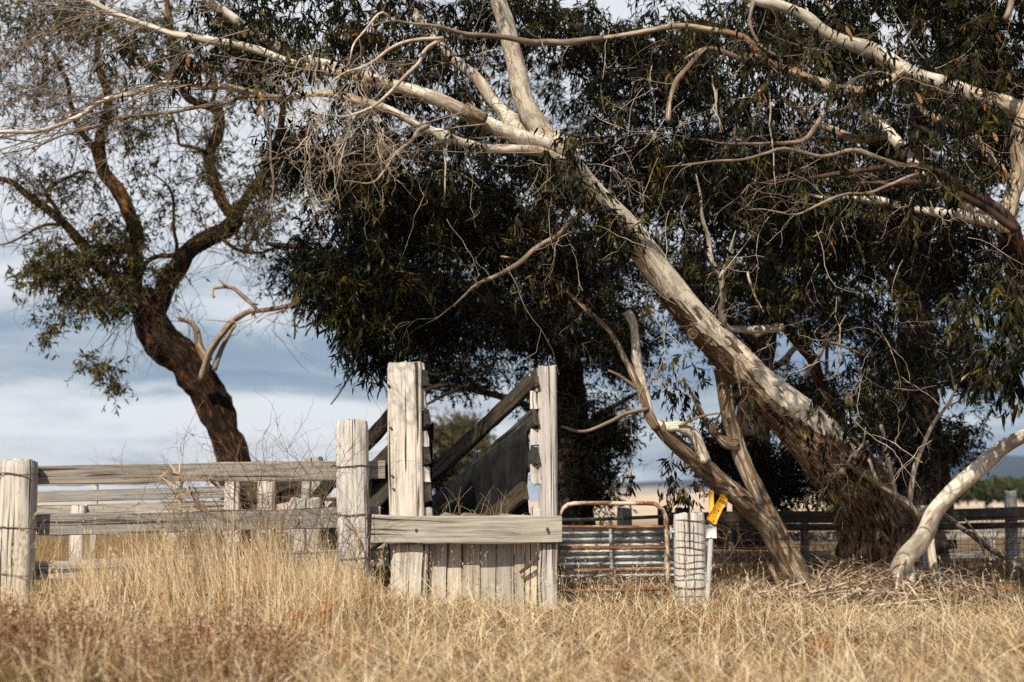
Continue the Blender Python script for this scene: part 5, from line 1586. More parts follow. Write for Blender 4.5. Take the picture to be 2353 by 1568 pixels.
back_tree('dark_tree', 'black shaded tree trunk rising behind the forked peeling gum',
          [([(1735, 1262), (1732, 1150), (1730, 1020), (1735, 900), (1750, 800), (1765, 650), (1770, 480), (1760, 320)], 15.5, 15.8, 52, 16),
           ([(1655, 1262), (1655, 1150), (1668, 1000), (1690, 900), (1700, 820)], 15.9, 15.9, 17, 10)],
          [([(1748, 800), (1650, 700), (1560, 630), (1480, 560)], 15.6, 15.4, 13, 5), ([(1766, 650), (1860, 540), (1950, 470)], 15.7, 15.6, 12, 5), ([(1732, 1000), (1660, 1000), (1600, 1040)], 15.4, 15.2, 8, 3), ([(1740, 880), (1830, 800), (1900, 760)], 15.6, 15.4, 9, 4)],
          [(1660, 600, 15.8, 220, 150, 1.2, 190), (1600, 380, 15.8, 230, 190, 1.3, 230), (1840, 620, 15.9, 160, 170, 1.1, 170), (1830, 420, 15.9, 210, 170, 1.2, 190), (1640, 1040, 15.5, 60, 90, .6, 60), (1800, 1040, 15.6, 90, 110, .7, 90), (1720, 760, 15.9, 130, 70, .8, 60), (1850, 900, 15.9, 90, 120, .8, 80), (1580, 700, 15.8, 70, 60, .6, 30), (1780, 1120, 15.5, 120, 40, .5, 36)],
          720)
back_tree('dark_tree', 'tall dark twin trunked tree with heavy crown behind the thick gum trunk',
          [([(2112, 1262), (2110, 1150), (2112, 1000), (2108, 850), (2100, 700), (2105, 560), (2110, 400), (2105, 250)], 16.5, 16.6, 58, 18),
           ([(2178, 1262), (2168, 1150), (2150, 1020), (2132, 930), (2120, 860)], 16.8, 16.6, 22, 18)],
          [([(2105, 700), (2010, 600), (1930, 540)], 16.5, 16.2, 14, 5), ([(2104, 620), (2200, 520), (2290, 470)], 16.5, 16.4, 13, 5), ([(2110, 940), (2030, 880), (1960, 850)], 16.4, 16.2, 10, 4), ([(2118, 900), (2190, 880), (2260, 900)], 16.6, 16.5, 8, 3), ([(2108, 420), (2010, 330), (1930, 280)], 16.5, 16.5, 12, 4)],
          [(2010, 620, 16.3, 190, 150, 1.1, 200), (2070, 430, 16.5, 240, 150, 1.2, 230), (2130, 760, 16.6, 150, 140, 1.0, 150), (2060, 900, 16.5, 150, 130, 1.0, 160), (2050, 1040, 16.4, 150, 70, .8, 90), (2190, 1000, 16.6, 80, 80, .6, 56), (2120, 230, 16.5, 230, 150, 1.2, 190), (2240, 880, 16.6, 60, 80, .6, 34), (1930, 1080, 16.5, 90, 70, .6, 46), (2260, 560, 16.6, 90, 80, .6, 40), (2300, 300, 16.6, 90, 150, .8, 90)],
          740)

# ---- rough barked tree over the rail fence, at the other side
LB = P(552, 1250, 17.0)
old = thing('rough_barked_tree', 'twisted rough dark barked tree with sparse crown leaning over the rail fence', 'tree', (LB[0], LB[1], float(gz(LB[0], LB[1]))))
n6 = []
mb = MB()
Yb = 17.0
pts = [(556, 1275), (552, 1180), (545, 1110), (530, 1040), (510, 985), (488, 925), (460, 873), (417, 823), (375, 785), (345, 735), (335, 700), (325, 668)]
p_ = np.array([P(u, v, Yb) for u, v in pts]); r_ = np.array([R(x * 0.86, Yb) for x in (52, 47, 45, 43, 43, 45, 46, 48, 47, 46, 42, 30)])
c, _ = tube(mb, p_, r_, 64, 0.035, 0.16, 0.065, 601, fcol=7)
mb.build('trunk', B_ROUGH, old)
OLD = [
    ([(330, 715), (312, 690), (303, 640), (308, 590), (310, 543), (300, 500), (267, 434), (235, 384), (230, 334), (240, 283), (249, 217), (232, 180), (225, 120), (235, 40), (240, -30)], 17, 16.5, 27, 7, B_LIMB),
    ([(268, 436), (240, 400), (213, 343), (190, 310), (173, 277), (163, 233), (150, 180), (120, 120)], 16.9, 16.5, 12, 5, B_LIMB),
    ([(352, 730), (370, 690), (390, 640), (417, 602), (444, 566), (495, 540), (530, 520), (545, 500)], 17, 16.8, 30, 24, B_ROUGH),
    ([(546, 512), (536, 490), (518, 482), (494, 417), (480, 360), (500, 310), (507, 267), (484, 247), (434, 227), (407, 187), (350, 157), (307, 123), (270, 90), (240, 60)], 16.9, 16.5, 19, 7, B_LIMB),
    ([(540, 510), (550, 482), (574, 444), (605, 402), (618, 367), (640, 320), (650, 260), (640, 190)], 16.9, 16.8, 17, 8, B_LIMB),
    ([(407, 190), (400, 160), (393, 100), (390, 40), (380, -40)], 16.6, 16.4, 10, 8, B_LIMB),
    ([(318, 690), (290, 660), (227, 612), (183, 556), (147, 513), (110, 482), (67, 453), (33, 423), (0, 412), (-60, 400)], 17, 16.4, 18, 6, B_LIMB),
    ([(148, 515), (125, 470), (110, 440), (150, 410), (190, 395), (215, 398)], 16.8, 16.6, 7, 3, B_LIMB),
    ([(445, 568), (400, 586), (372, 586), (350, 593), (335, 608), (320, 640)], 16.9, 16.9, 7, 6, B_LIMB),
    ([(404, 588), (405, 560), (398, 520), (400, 470), (385, 430), (352, 400)], 16.9, 16.7, 6, 2.5, B_LIMB),
    ([(474, 350), (440, 338), (410, 330), (405, 290), (390, 260)], 16.7, 16.4, 6, 2.5, B_LIMB),
    ([(485, 245), (500, 200), (540, 160), (580, 150), (620, 120)], 16.6, 16.5, 6, 3, B_LIMB),
    ([(147, 515), (100, 520), (60, 540), (20, 560), (-20, 565)], 16.7, 16.4, 5, 2, B_LIMB),
    ([(500, 540), (540, 570), (600, 580), (660, 565), (720, 560)], 16.8, 16.6, 6, 2.5, B_ROUGH),
    ([(297, 720), (275, 712), (265, 715), (268, 740)], 16.9, 16.7, 5, 2, B_ROUGH),
]
for k, (pts, y0, y1, r0, r1, mt) in enumerate(OLD):
    mb = MB(); limb(mb, n6, pts, y0, y1, r0 * 0.84, r1 * 0.8, 620 + k, 22 if r0 > 12 else 10, 0.05, 0.14, 0.04 if r0 > 12 else 0, 0.03)
    mb.build('limb', mt, old)
DEAD = [([(466, 872), (470, 848), (477, 822), (500, 783), (534, 740), (562, 722), (584, 716), (650, 706), (717, 680), (785, 646), (830, 625)], 16.6, 15.9, 10, 3),
        ([(492, 850), (505, 815), (520, 775), (540, 745)], 16.55, 16.45, 7, 5),
        ([(590, 714), (584, 703), (565, 685), (550, 673), (535, 663), (520, 660), (490, 663), (488, 676), (492, 684)], 16.3, 16.2, 5.5, 3),
        ([(478, 832), (464, 806), (457, 780), (450, 756), (440, 743), (425, 735), (409, 733)], 16.7, 16.6, 11, 4),
        ([(522, 660), (512, 652), (503, 643)], 16.2, 16.2, 3, 1.5), ([(717, 676), (690, 690), (650, 714), (620, 724), (590, 742)], 16.1, 16.0, 3, 1.5),
        ([(590, 728), (565, 737), (540, 742), (470, 735)], 16.2, 16.1, 2, 1)]
for k, (pts, y0, y1, r0, r1) in enumerate(DEAD):
    mb = MB(); limb(mb, None, pts, y0, y1, r0, r1, 650 + k, 10, 0.04, 0.15, 0.0, 0.02)
    mb.build('dead_limb', B_PEEL, old)
rng = np.random.default_rng(61)
crown(old, n6, [(190, 610, 16.6, 140, 75, .7, 60), (250, 560, 16.6, 90, 70, .5, 38), (120, 590, 16.5, 90, 60, .5, 24), (270, 670, 16.6, 60, 35, .4, 20), (210, 690, 16.5, 60, 35, .4, 14), (110, 760, 16.5, 40, 25, .3, 5), (240, 830, 16.5, 70, 25, .3, 9), (270, 890, 16.5, 20, 40, .2, 4), (130, 710, 16.5, 70, 20, .3, 5)],
      rng, B_DTWIG, L_OLIVE, m=5, L=8, spread=0.26, ll=0.095, lw=0.26, droop=0.3, down=0.5, fine=False, clump=0.1, twigr=(0.003, 0.0035, 0.01))
crown(old, n6, [(80, 60, 15.5, 170, 110, .9, 150), (380, 40, 16.2, 190, 80, .8, 80), (60, 230, 16.2, 140, 100, .6, 46), (330, 320, 16.5, 170, 140, .8, 60), (450, 430, 16.6, 160, 130, .8, 50), (590, 480, 16.6, 70, 100, .6, 60), (120, 400, 16.4, 120, 90, .7, 44), (540, 200, 16.6, 120, 110, .8, 60), (280, 200, 16.6, 100, 100, .8, 40), (400, 620, 16.8, 60, 60, .5, 8), (640, 420, 16.4, 60, 120, .6, 50)],
      rng, B_DTWIG, L_OLIVE, m=4, L=6, spread=0.28, ll=0.085, lw=0.26, droop=0.3, down=0.5, fine=False, clump=0.3, twigr=(0.003, 0.0035, 0.01))
st, dr, ln, r0 = [], [], [], []
wood = np.vstack(n6)
for k in range(210):
    a = wood[rng.integers(0, len(wood))]
    st.append(a); dr.append([rng.normal(0, 1), rng.normal(0, .4), rng.normal(0, .8)]); ln.append(rng.uniform(0.3, 1.1)); r0.append(rng.uniform(0.004, 0.009))
for (u, v) in ((300, 720), (420, 650), (290, 640), (360, 700), (600, 720), (640, 540), (560, 560)):
    for q in range(4):
        st.append(P(u + rng.normal(0, 20), v + rng.normal(0, 20), 16.5)); dr.append([rng.normal(0, .8), 0, -1.0]); ln.append(rng.uniform(0.4, 0.9)); r0.append(0.0045)
a, b = wander_twigs(rng, st, dr, ln, np.array(r0), 8, 0.25, -0.02, 2.2, 2)
mb = MB(); batch_tubes(mb, a, b, 3, rng.random(len(a)))
mb.build('bare_twigs', B_DTWIG, old, stuff=True)

# ---- far trees
def far_tree(label, u, v, Y, ru, rv, n, seed, mat=L_FAR):
    b = P(u, v, Y)
    z0 = float(gz(b[0], b[1]))
    t = thing('far_tree', label, 'tree', (b[0], b[1], z0), 'trees in the far paddock')
    top = P(u, v - rv * 0.3, Y)
    mb = MB(); tube(mb, [(b[0], b[1], z0 - 0.2), ((b[0] + top[0]) / 2 + .1, b[1], (z0 + top[2]) / 2), tuple(top)], [R(9, Y), R(8, Y), R(4, Y)], 10, 0.3, 0.1, seed=seed)
    mb.build('trunk', B_BACK, t)
    rng = np.random.default_rng(seed)
    s = Y / 16.0
    lob = [(u + rng.normal(0, .45) * ru, v + rng.normal(0, .4) * rv, Y, ru * .5, rv * .45, R(ru, Y) * .5, n // 8) for _ in range(8)]
    cl = clumps(rng, lob, 0.0)
    tw, pos, d, nn, le, wi = sprays(rng, cl, 4, 7, 0.3 * s * .6, 0.09 * s * .62, 0.32, 0.1, 0.1)
    mb = MB(); leaves_mesh(mb, pos, d, nn, le, wi, rng, False)
    mb.build('crown', mat, t, smooth=False, stuff=True)


far_tree('rounded olive tree out in the paddock seen between the tall ramp posts', 1045, 1010, 46, 74, 80, 560, 801)
far_tree('dark round shrub low behind the ramp rails, below the olive tree', 1000, 1090, 40, 40, 50, 160, 803, L_BACK)
for k, (u, v, ru, rv) in enumerate(((2210, 1122, 45, 18), (2275, 1116, 50, 22), (2340, 1120, 50, 20), (2430, 1118, 60, 24), (2540, 1120, 60, 22))):
    pass
hd = thing('hedge', 'dark green clipped looking windbreak hedge along the far field', 'hedge', g(P(2300, 1140, 120)))
rng = np.random.default_rng(5)
lob = []
for u in np.arange(2170, 2900, 24):
    lob.append((u, 1124 + rng.normal(0, 2.5), 120 + rng.normal(0, 1), 22, 17, 1.2, 50))
cl = clumps(rng, lob)
tw, pos, d, nn, le, wi = sprays(rng, cl, 4, 5, 0.5, 0.5, 0.5, 0.1, 0.0)
mb = MB(); leaves_mesh(mb, pos, d, nn, le, wi, rng, False)
mb.build('foliage', leaf_mat('hedge_leaf', [(0.0, (0.02, 0.03, 0.01)), (1.0, (0.06, 0.07, 0.025))], 0.7, 0.1, 0.2), hd, smooth=False, stuff=True)


# ------------------------------------------------------------------ grass, weeds, litter
def frustum_pts(rng, n, y0, y1, umin=-650, umax=3000, p=1.0):
    """ground points between distances y0 and y1, a little wider than the view"""
    y = y0 + (y1 - y0) * rng.random(n) ** p
    u = rng.uniform(umin, umax, n)
    x = (u - CX) / FPX * y / math.cos(PITCH)
    return x, y, u


def blades(mb, x, y, h, lean, az, width, rng, rnd, curl=0.35, lift=0.0, segs=3):
    """tapering blades: lean = how far the tip goes sideways per unit height"""
    N = len(x)
    s = np.linspace(0, 1, segs + 1)
    base = np.stack([x, y, gz(x, y) + lift], 1)
    dirh = np.stack([np.cos(az), np.sin(az), np.zeros(N)], 1)
    c = 1.0 / np.sqrt(1 + lean ** 2)
    bend = (s[None] + curl * s[None] ** 2) / (1 + curl)
    hz = (h * c)[:, None] * (s[None] - 0.25 * np.minimum(lean, 1.6)[:, None] * s[None] ** 2)
    hx = (h * lean * c)[:, None] * bend
    side = np.stack([-np.sin(az + rng.normal(0, 0.8, N)), np.cos(az + rng.normal(0, 0.8, N)), np.zeros(N)], 1)
    # show the broad side half of the time
    fl = rng.random(N) < 0.6
    side[fl] = np.array([1.0, 0.15, 0.0])
    side[fl] -= dirh[fl] * (side[fl] * dirh[fl]).sum(1, keepdims=True) * 0.6
    wig = rng.normal(0, 0.03, (N, segs + 1)) * h[:, None]
    wig[:, 0] = 0
    C = base[:, None] + dirh[:, None] * hx[:, :, None] + side[:, None] * wig[:, :, None]
    C[:, :, 2] += hz
    wd = width[:, None] * (1 - s[None] ** 1.5) * 0.5
    Lp = C[:, :-1] - side[:, None] * wd[:, :-1, None]
    Rp = C[:, :-1] + side[:, None] * wd[:, :-1, None]
    V = np.concatenate([np.stack([Lp, Rp], 2).reshape(N, -1, 3), C[:, -1:]], 1)
    m = 2 * segs + 1
    b = np.arange(N)[:, None] * m
    Q = np.concatenate([np.stack([b[:, 0] + 2 * k, b[:, 0] + 2 * k + 1, b[:, 0] + 2 * k + 3, b[:, 0] + 2 * k + 2], 1) for k in range(segs - 1)])
    k = segs - 1
    T = np.stack([b[:, 0] + 2 * k, b[:, 0] + 2 * k + 1, b[:, 0] + 2 * k + 2], 1)
    mb.add(V, Q, T, None, np.repeat(rnd, m))


def field(x, y, k):
    return np.sin(x * 1.9 * k + y * 0.7 + k) * np.sin(y * 1.6 * k - x * 0.8 + 2 * k) + 0.5 * np.sin(x * 4.3 * k + 1.3) * np.sin(y * 3.9 * k + 0.4)


def hmap(u, y):
    """sward height by column and distance: tall tussocks by the rails, trodden short by the ramp and gate"""
    tall = np.interp(u, [-650, 0, 90, 180, 300, 420, 640, 740, 830, 880, 930, 1300, 1700, 2400], [.2, .15, .17, .28, .4, .44, .4, .3, .24, .17, .09, .045, .05, .05])
    front = np.interp(u, [-150, 200, 600, 900, 1300, 2400], [.24, .25, .24, .11, .07, .09])
    k = sstep(7.4, 8.6, y)
    return front * (1 - k) + tall * k


rng = np.random.default_rng(2024)
mb = MB()
# 1. tussocks: many blades sharing a root and a lean
nt = 5200
cx, cy, cu = frustum_pts(rng, nt, 5.6, 9.85)
per = 17
tx = np.repeat(cx, per) + rng.normal(0, 0.035, nt * per)
ty = np.repeat(cy, per) + rng.normal(0, 0.035, nt * per)
tu = np.repeat(cu, per)
taz = np.repeat(np.where(rng.random(nt) < 0.62, math.pi + rng.normal(0, 0.6, nt), rng.uniform(0, 2 * math.pi, nt)), per) + rng.normal(0, 0.55, nt * per)
tl = np.abs(np.repeat(rng.normal(0.7, 0.5, nt), per) + rng.normal(0, 0.4, nt * per))
th_ = hmap(tu, ty) * np.repeat(rng.uniform(0.35, 1.6, nt), per) * rng.uniform(0.4, 1.2, nt * per)
tone = np.clip(np.repeat(rng.normal(0.52, 0.26, nt), per) + 0.2 * field(tx, ty, 1.0) + rng.normal(0, 0.13, nt * per), 0.02, 0.95)
odd = np.repeat(rng.random(nt), per)
tone = np.where(odd < 0.02, 0.965, np.where(odd > 0.985, 0.99, tone))
blades(mb, tx, ty, th_, tl, taz, rng.uniform(0.0025, 0.007, nt * per), rng, tone)
mb.build('dry_grass', G_DRY, stuff=True)
# 2. fine lying thatch, tangled, pale
mb = MB()
n = 60000
x, y, u = frustum_pts(rng, n, 5.6, 11.2)
k = ~((y > 9.5) & (u > 1700) & (u < 2300) & (rng.random(n) < 0.8))
x, y, u = x[k], y[k], u[k]; n = len(x)
blades(mb, x, y, rng.uniform(0.12, 0.5, n), rng.uniform(0.9, 5, n), rng.uniform(0, 2 * math.pi, n), rng.uniform(0.0028, 0.0075, n), rng, np.clip(rng.normal(0.54, 0.3, n) + 0.12 * field(x, y, 0.8), 0, .95), 0.1, rng.uniform(0.0, 0.10, n) * (0.4 + hmap(u, y) * 2.2))
mb.build('grass_thatch', G_DRY, stuff=True)
# 3. tall tussock grass against the rails, leaning over together
mb = MB()
nt = 400; per = 17
cu = rng.uniform(180, 860, nt); cy = rng.uniform(8.5, 9.75, nt)
cx = (cu - CX) / FPX * cy
k = hmap(cu, np.full(nt, 9.3)) / 0.42
tx = np.repeat(cx, per) + rng.normal(0, 0.03, nt * per); ty = np.repeat(cy, per) + rng.normal(0, 0.03, nt * per)
az = np.repeat(math.pi + rng.normal(0, 0.5, nt), per) + rng.normal(0, 0.35, nt * per)
blades(mb, tx, ty, np.repeat(k * rng.uniform(0.35, 0.86, nt), per) * rng.uniform(0.45, 1.1, nt * per), np.abs(np.repeat(rng.normal(0.5, 0.3, nt), per) + rng.normal(0, 0.25, nt * per)), az, rng.uniform(0.003, 0.0075, nt * per), rng, np.clip(np.repeat(rng.normal(0.52, 0.22, nt), per) + rng.normal(0, 0.12, nt * per), 0.03, .95), 0.5, segs=4)
mb.build('tall_grass', G_DRY, stuff=True)
# 4. seed stalks standing out of the sward
mb = MB()
n = 1350
x, y, u = frustum_pts(rng, n, 6.2, 10.0)
k = ~((u > 1640) & (y > 8.8) & (rng.random(n) < 0.85))
x, y, u = x[k], y[k], u[k]; n = len(x)
h = rng.uniform(0.28, 0.62, n) * np.where(u < 860, 1.25, 0.8)
az = rng.uniform(0, 2 * math.pi, n); le = np.abs(rng.normal(0.2, 0.18, n))
blades(mb, x, y, h, le, az, rng.uniform(0.0026, 0.0045, n), rng, np.clip(rng.normal(0.75, 0.12, n), 0, .95), 0.4, segs=4)
c = 1 / np.sqrt(1 + le ** 2)
for q in range(9):
    f = 0.78 + 0.028 * q
    px_ = x + np.cos(az) * h * le * c * (f + .4 * f * f) / 1.4
    py_ = y + np.sin(az) * h * le * c * (f + .4 * f * f) / 1.4
    pz_ = gz(x, y) + h * c * (f - .25 * le * f * f)
    d = rng.normal(0, 0.5, (n, 3)); d[:, 2] += 1.2; d /= np.linalg.norm(d, axis=1)[:, None]
    nn = rng.normal(size=(n, 3)); nn -= d * (nn * d).sum(1, keepdims=True); nn /= np.linalg.norm(nn, axis=1)[:, None]
    sel = rng.random(n) < 0.55
    leaves_mesh(mb, np.stack([px_, py_, pz_], 1)[sel], d[sel], nn[sel], rng.uniform(0.015, 0.032, sel.sum()), rng.uniform(0.003, 0.006, sel.sum()), rng, False)
mb.build('seed_stalks', G_DRY, stuff=True)
# 5. tawny grass in the yard behind the rails and beyond the gate
mb = MB()
n = 42000
x, y, u = frustum_pts(rng, n, 10.2, 20.0, -650, 3000, 0.8)
h = np.where(u < 900, rng.uniform(0.18, 0.52, n), np.where(u < 1650, rng.uniform(0.03, 0.09, n), np.where(y < 13.6, rng.uniform(0.02, 0.06, n), rng.uniform(0.05, 0.2, n))))
blades(mb, x, y, h, np.abs(rng.normal(0.3, 0.25, n)), rng.uniform(0, 2 * math.pi, n), rng.uniform(0.004, 0.009, n), rng, np.clip(rng.normal(np.where(u < 1200, 0.55, 0.25), 0.2), 0, .99), 0.4)  # blades past the gate toned darker to paint the trees' shade
n = 420
x, y, u = frustum_pts(rng, n, 10.3, 12.5, -60, 520)
blades(mb, x, y, rng.uniform(0.5, 1.0, n), np.abs(rng.normal(0.18, 0.14, n)), rng.normal(0.1, 0.5, n), rng.uniform(0.003, 0.006, n), rng, np.clip(rng.normal(0.75, 0.15, n), 0, .99), 0.3, segs=4)
mb.build('yard_grass', G_BACK, stuff=True)
# 6. rust coloured dock and thistle stalks with pale seed
def weeds(name, mat, n, ulo, uhi, ylo, yhi, hh, nl, size, p=1.0, per=1):
    mb = MB()
    m_ = n // per
    y = np.repeat(rng.uniform(ylo, yhi, m_), per); u = np.repeat(ulo + (uhi - ulo) * rng.random(m_) ** p, per)
    n = len(y)
    if per > 1:
        y = y + rng.normal(0, 0.05, n); u = u + rng.normal(0, 17, n)
    x = (u - CX) / FPX * y
    h = rng.uniform(0.5, 1.15, n) * hh
    az = rng.uniform(0, 2 * math.pi, n); le = np.abs(rng.normal(0.35, 0.25, n))
    blades(mb, x, y, h, le, az, np.full(n, 0.004), rng, rng.uniform(0.1, 0.5, n), 0.4)
    c = 1 / np.sqrt(1 + le ** 2)
    for q in range(nl):
        f = rng.uniform(0.25, 1.0, n)
        pos = np.stack([x + np.cos(az) * h * le * c * f, y + np.sin(az) * h * le * c * f, gz(x, y) + h * c * (f - .25 * le * f * f)], 1) + rng.normal(0, 0.022, (n, 3))
        d = rng.normal(size=(n, 3)); d /= np.linalg.norm(d, axis=1)[:, None]
        nn = rng.normal(size=(n, 3)); nn -= d * (nn * d).sum(1, keepdims=True); nn /= np.linalg.norm(nn, axis=1)[:, None]
        L_ = rng.uniform(0.6, 1.4, n) * size
        leaves_mesh(mb, pos, d, nn, L_, L_ * rng.uniform(.35, .8, n), rng, False)
    return mb.build(name, mat, smooth=False, stuff=True)


weeds('rust_weeds', G_WEED, 1500, -160, 680, 5.8, 7.3, 0.31, 22, 0.013, 1.05, 9)
weeds('rust_weeds', G_WEED, 300, 700, 2350, 6.2, 9.0, 0.16, 14, 0.012, 1.0, 10)
weeds('orange_weeds', G_ORANGE, 80, 430, 900, 6.3, 8.8, 0.24, 8, 0.026, 1.0, 9)
weeds('orange_weeds', G_ORANGE, 60, 900, 2350, 6.5, 9.0, 0.14, 8, 0.02, 1.0, 9)
weeds('green_shoots', L_OLIVE, 140, 1200, 2350, 6.4, 8.5, 0.1, 8, 0.024, 1.0, 12)
# 7. litter of bark and twigs round the gums and along the foot of the ramp
mb = MB()
def litter(n, uc, ur, yc, yr):
    u = uc + rng.normal(0, 1, n) * ur; y = yc + rng.normal(0, 1, n) * yr
    x = (u - CX) / FPX * y
    blades(mb, x, y, rng.uniform(0.05, 0.3, n), rng.uniform(1.5, 7, n), rng.uniform(0, 2 * math.pi, n), rng.uniform(0.006, 0.02, n), rng, rng.random(n), 0.05, rng.uniform(0.0, 0.06, n), 2)
def heap(n, uc, ur, yc, yr):
    # longer ribbons of shed bark piled criss-cross
    u = uc + rng.normal(0, 1, n) * ur; y = yc + rng.normal(0, 1, n) * yr
    x = (u - CX) / FPX * y
    k = np.exp(-((u - uc) / ur) ** 2 * 0.5)
    blades(mb, x, y, rng.uniform(0.15, 0.55, n), rng.uniform(1.2, 6, n), rng.uniform(0, 2 * math.pi, n), rng.uniform(0.008, 0.024, n), rng, rng.beta(2, 1.6, n), 0.1, rng.uniform(0.0, 0.17, n) * k, 3)


heap(700, 1960, 110, 11.4, 0.45); heap(260, 2180, 110, 11.3, 0.4); heap(160, 1740, 80, 10.7, 0.35); heap(160, 1380, 70, 11.0, 0.3)
litter(1500, 1960, 190, 11.3, 0.6); litter(500, 2250, 120, 11.0, 0.6); litter(700, 1650, 160, 10.6, 0.5); litter(350, 1120, 160, 9.75, 0.2); litter(800, 1400, 110, 11.2, 0.5)
mb.build('bark_litter', L_DRY, stuff=True)

# dry brown brush along the netting in the trees' shade
st, dr, ln, r0 = [], [], [], []
for k in range(130):
    u = rng.uniform(1640, 2500); Y = rng.uniform(13.2, 17.0); b = P(u, 1300, Y); b[2] = float(gz(b[0], b[1]))
    st.append(b); dr.append([rng.normal(0, .5), rng.normal(0, .3), 1]); ln.append(rng.uniform(0.3, 0.75)); r0.append(rng.uniform(0.003, 0.006))
a, b = wander_twigs(rng, st, dr, ln, np.array(r0), 8, 0.25, -0.02, 3.0, 2)
mb = MB(); batch_tubes(mb, a, b, 3, rng.random(len(a)))
tag(mb.build('dry_brush', B_SHRUB, stuff=True), 'dry brown brush growing along the shaded netting', 'brush')

# fallen bark strips and sticks large enough to pick out
def stick(name, label, cat, pts, r0, r1, mat, seed, flat=1.0, group=None):
    p = np.array([P(*q) for q in pts])
    p[:, 2] = np.maximum(p[:, 2], gz(p[:, 0], p[:, 1]) + 0.03)
    b = p[0]
    mb = MB(); tube(mb, p, np.linspace(r0, r1, len(p)) * 1.35, 7, 0.05, 0.2, 0, seed, 0.01)
    if flat != 1.0:
        V = mb.V[0]; cen = np.repeat(V.mean(0)[None], len(V), 0)
    o = mb.build(name, mat)
    return tag(o, label, cat, group)


ST = [
    ('long bleached stick lying flat in front of the dark trunk base', [(1955, 1356, 11.0), (2020, 1362, 10.95), (2085, 1366, 11.0), (2150, 1378, 11.1)], .012, .008),
    ('pale stick sloping down from the trunk litter towards the marker, topmost of three', [(1985, 1352, 11.1), (1930, 1378, 10.7), (1880, 1402, 10.4), (1805, 1432, 9.9)], .014, .008),
    ('pale stick sloping down from the trunk litter, lowest of three', [(2005, 1372, 10.9), (1960, 1392, 10.5), (1900, 1422, 10.0), (1845, 1448, 9.7)], .011, .006),
    ('short thick bleached stick crossing the sloping sticks by the trunk', [(2060, 1378, 10.8), (2010, 1398, 10.5), (1960, 1410, 10.3)], .016, .01),
    ('brown stick standing askew beside the foot of the peeling gum', [(1796, 1395, 10.8), (1790, 1350, 11.0), (1778, 1318, 11.2), (1770, 1300, 11.3)], .018, .012),
    ('grey stick lying level in the grass between the gate and marker', [(1660, 1392, 10.3), (1720, 1388, 10.4), (1790, 1394, 10.4)], .011, .006),
    ('slim pale stick lying in the grass below the cross beam', [(1000, 1418, 9.7), (1080, 1412, 9.75), (1180, 1418, 9.7)], .011, .005),
    ('twisted bark ribbon lying below the gate post', [(1240, 1420, 9.6), (1310, 1432, 9.4), (1390, 1448, 9.2)], .012, .006),
    ('long grey dead branch slanting down across the netting fence', [(2150, 1170, 12.6), (2200, 1205, 12.3), (2260, 1250, 12.0), (2310, 1285, 11.8), (2360, 1310, 11.6)], .014, .02),
    ('thin brown stick leaning in the netting beyond the bowed limb', [(2215, 1190, 12.2), (2250, 1240, 12.0), (2275, 1300, 11.8), (2292, 1352, 11.6)], .008, .007),
    ('bleached log end lying in the litter at the picture edge', [(2330, 1385, 11.0), (2400, 1372, 11.1), (2480, 1362, 11.2)], .022, .03),
    ('arched pale stick in front of the bowed limb butt', [(2060, 1378, 11.2), (2062, 1330, 11.25), (2070, 1300, 11.3), (2082, 1286, 11.35)], .009, .006),
    ('pale split slab of bark propped against the trunk foot', [(1985, 1392, 11.0), (1992, 1350, 11.3), (2000, 1320, 11.5)], .02, .012),
    ('grey stick lying low in the meadow grass near the marker', [(1640, 1480, 8.6), (1560, 1476, 8.6), (1480, 1482, 8.5)], .009, .006),
]
for k, (lab, pts, r0, r1) in enumerate(ST):
    stick('fallen_stick', lab, 'stick', pts, r0, r1, B_PEEL if k in (4, 8, 9, 12) else B_BONE, 900 + k, group='fallen sticks and bark about the gum')
rng = np.random.default_rng(314)
for k in range(22):
    u = rng.normal(1940, 95); Y = rng.uniform(10.2, 11.5); a = rng.normal(0.0, 0.9); L_ = rng.uniform(0.2, 0.75)
    x0 = (u - CX) / FPX * Y
    xs = x0 + np.linspace(-.5, .5, 4) * L_ * math.cos(a) + rng.normal(0, 0.01, 4); ys_ = Y + np.linspace(-.5, .5, 4) * L_ * math.sin(a)
    zs = gz(xs, ys_) + 0.035 + np.linspace(0, 1, 4) * rng.uniform(0, 0.14)
    mb = MB(); tube(mb, np.stack([xs, ys_, zs], 1), np.linspace(rng.uniform(.008, .02), .006, 4), 7, 0.04, 0.25, 0, 950 + k, 0.015)
    tag(mb.build('fallen_stick', (B_BONE, B_BONE, B_PEEL)[k % 3]), 'short stick lying in the tangle of shed bark at the foot of the dark trunk', 'stick', 'short sticks in the bark tangle')
# cut stump end
so = P(2325, 1358, 11.6)
stump = thing('cut_log', 'short orange brown cut log end lying among the litter', 'log', so)
mb = MB(); tube(mb, [so + [-.04, 0.25, -.01], so + [0, 0.02, 0], so + [0.0, 0.0, 0]], [R(16, 11.6)] * 3, 18, 0.05, 0.08, seed=5)
mb.build('log', bark_smooth('orange_cut_wood', (0.36, 0.17, 0.06), (0.24, 0.1, 0.035), (0.1, 0.045, 0.02)), stump)

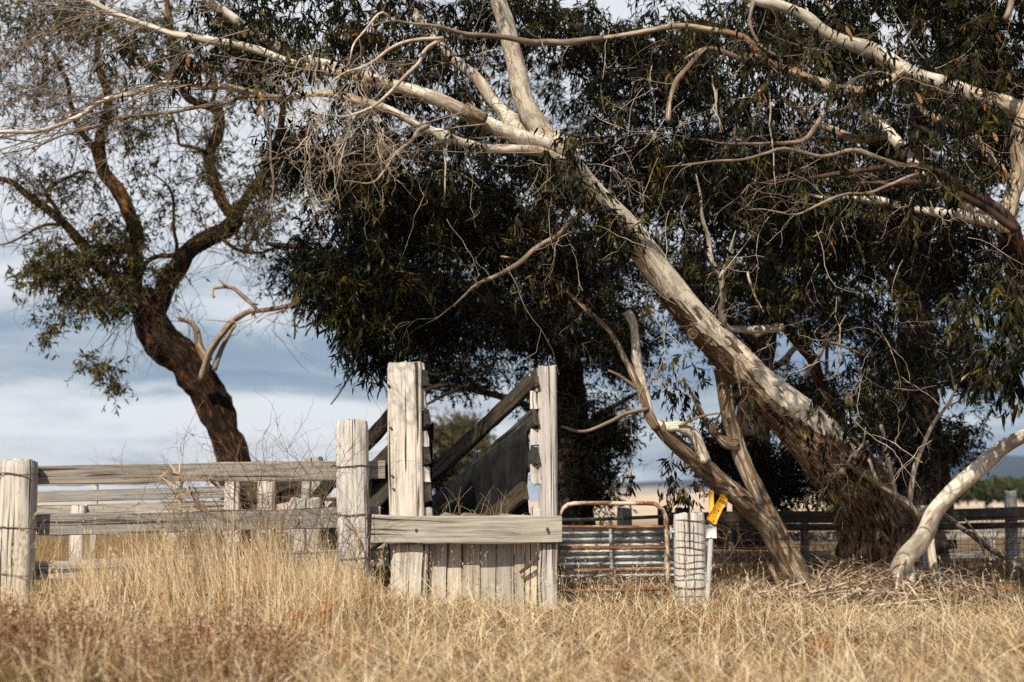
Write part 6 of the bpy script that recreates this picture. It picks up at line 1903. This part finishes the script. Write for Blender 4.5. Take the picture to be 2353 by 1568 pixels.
# dead twiggy shrub tangled in the rails
shr = thing('dead_shrub', 'leafless brown twiggy shrub tangled in front of the rail fence', 'shrub', g(P(620, 1370, 9.5)))
rng = np.random.default_rng(88)
st, dr, ln, r0 = [], [], [], []
for k in range(46):
    u = rng.uniform(480, 700); b = P(u, 1370, 9.5 + rng.normal(0, .1)); b[2] = float(gz(b[0], b[1]))
    st.append(b); dr.append([rng.normal(-.15, .35), rng.normal(0, .15), 1]); ln.append(rng.uniform(0.5, 1.15)); r0.append(rng.uniform(0.002, 0.0042))
for k in range(16):
    u = rng.uniform(720, 870); b = P(u, 1380, 9.7); b[2] = float(gz(b[0], b[1]))
    st.append(b); dr.append([rng.normal(-.1, .35), rng.normal(0, .15), 1]); ln.append(rng.uniform(0.4, 0.9)); r0.append(rng.uniform(0.002, 0.0036))
for k in range(22):
    u = rng.uniform(330, 640); v = rng.uniform(1090, 1200)
    st.append(P(u, v, 9.55)); dr.append([rng.normal(0, .9), rng.normal(0, .15), rng.normal(.2, .7)]); ln.append(rng.uniform(0.25, 0.6)); r0.append(0.0026)
a, b = wander_twigs(rng, st, dr, ln, np.array(r0), 9, 0.2, 0.0, 3.0, 2)
mb = MB(); batch_tubes(mb, a, b, 4, rng.random(len(a)))
mb.build('twigs', B_SHRUB, shr, stuff=True)
bk = thing('caught_bark', 'curled orange brown strips of bark caught on the top fence rail', 'bark', P(425, 1130, 9.5))
for k in range(34):
    a0 = P(430 + rng.normal(0, 26), 1118 + rng.normal(0, 18), 9.5 + rng.normal(0, .05))
    d = np.array([rng.normal(0, .7), rng.normal(0, .2), rng.normal(-.1, .5)]); L_ = rng.uniform(0.05, 0.17)
    n = 6
    cv = np.cumsum(rng.normal(0, 0.35, (n, 3)), 0) * 0.25 + d
    pts = a0 + np.cumsum(cv / np.linalg.norm(cv, axis=1)[:, None] * L_ / n, 0)
    cr = rng.normal(size=3); cr /= np.linalg.norm(cr)
    wd = np.array([.3, .9, 1, 1, .8, .2])[:, None] * rng.uniform(0.005, 0.014)
    V = np.stack([pts - cr * wd, pts + cr * wd], 1).reshape(-1, 3)
    mb = MB(); mb.add(V, [(2 * i, 2 * i + 1, 2 * i + 3, 2 * i + 2) for i in range(n - 1)], None, None, rng.random())
    mb.build('bark_strip', L_DRY, bk)
for k, pts in enumerate(([(440, 1130, 9.5), (455, 1165, 9.45), (490, 1185, 9.42), (525, 1202, 9.4)], [(450, 1150, 9.48), (480, 1178, 9.45), (530, 1200, 9.44)])):
    mb = MB(); tube(mb, [P(*q) for q in pts], np.linspace(.01, .005, len(pts)), 6, 0.04, 0.2, seed=k)
    mb.build('twig', B_SHRUB, bk)
# ribbon of bark caught on the middle post
mb = MB()
pts = PV([776, 800, 818, 826, 828, 818, 806], [1176, 1195, 1222, 1250, 1270, 1290, 1305], np.full(7, 9.86))
cr = np.array([[0.009, 0, 0.004]]) * np.array([.3, .7, 1, .8, 1, .7, .2])[:, None]
mb.add(np.stack([pts - cr, pts + cr], 1).reshape(-1, 3), [(2 * i, 2 * i + 1, 2 * i + 3, 2 * i + 2) for i in range(6)], None, None, 0.3)
tag(mb.build('bark_ribbon_strip', L_DRY), 'loose ribbon of brown bark caught on the wired post beside the ramp', 'bark')
# grass tufts on the deck edge
mb = MB()
n = 30
u = rng.uniform(1000, 1180, n); p_ = PV(u, np.full(n, 1184), np.full(n, 10.3))
s = np.linspace(0, 1, 5)
for k in range(n):
    L_ = rng.uniform(0.06, 0.24); d = np.array([rng.normal(0.1, .35), rng.normal(0, .2), 1]); 
    pts = p_[k] + d * s[:, None] * L_ + np.array([rng.normal(0, .08), 0, -.03]) * (s ** 2)[:, None]
    tube(mb, pts, np.linspace(0.0012, 0.0005, 5), 3, 1, smoothp=False, cap=False, rnd=rng.uniform(.4, .9))
mb.build('deck_grass', G_DRY, stuff=True)
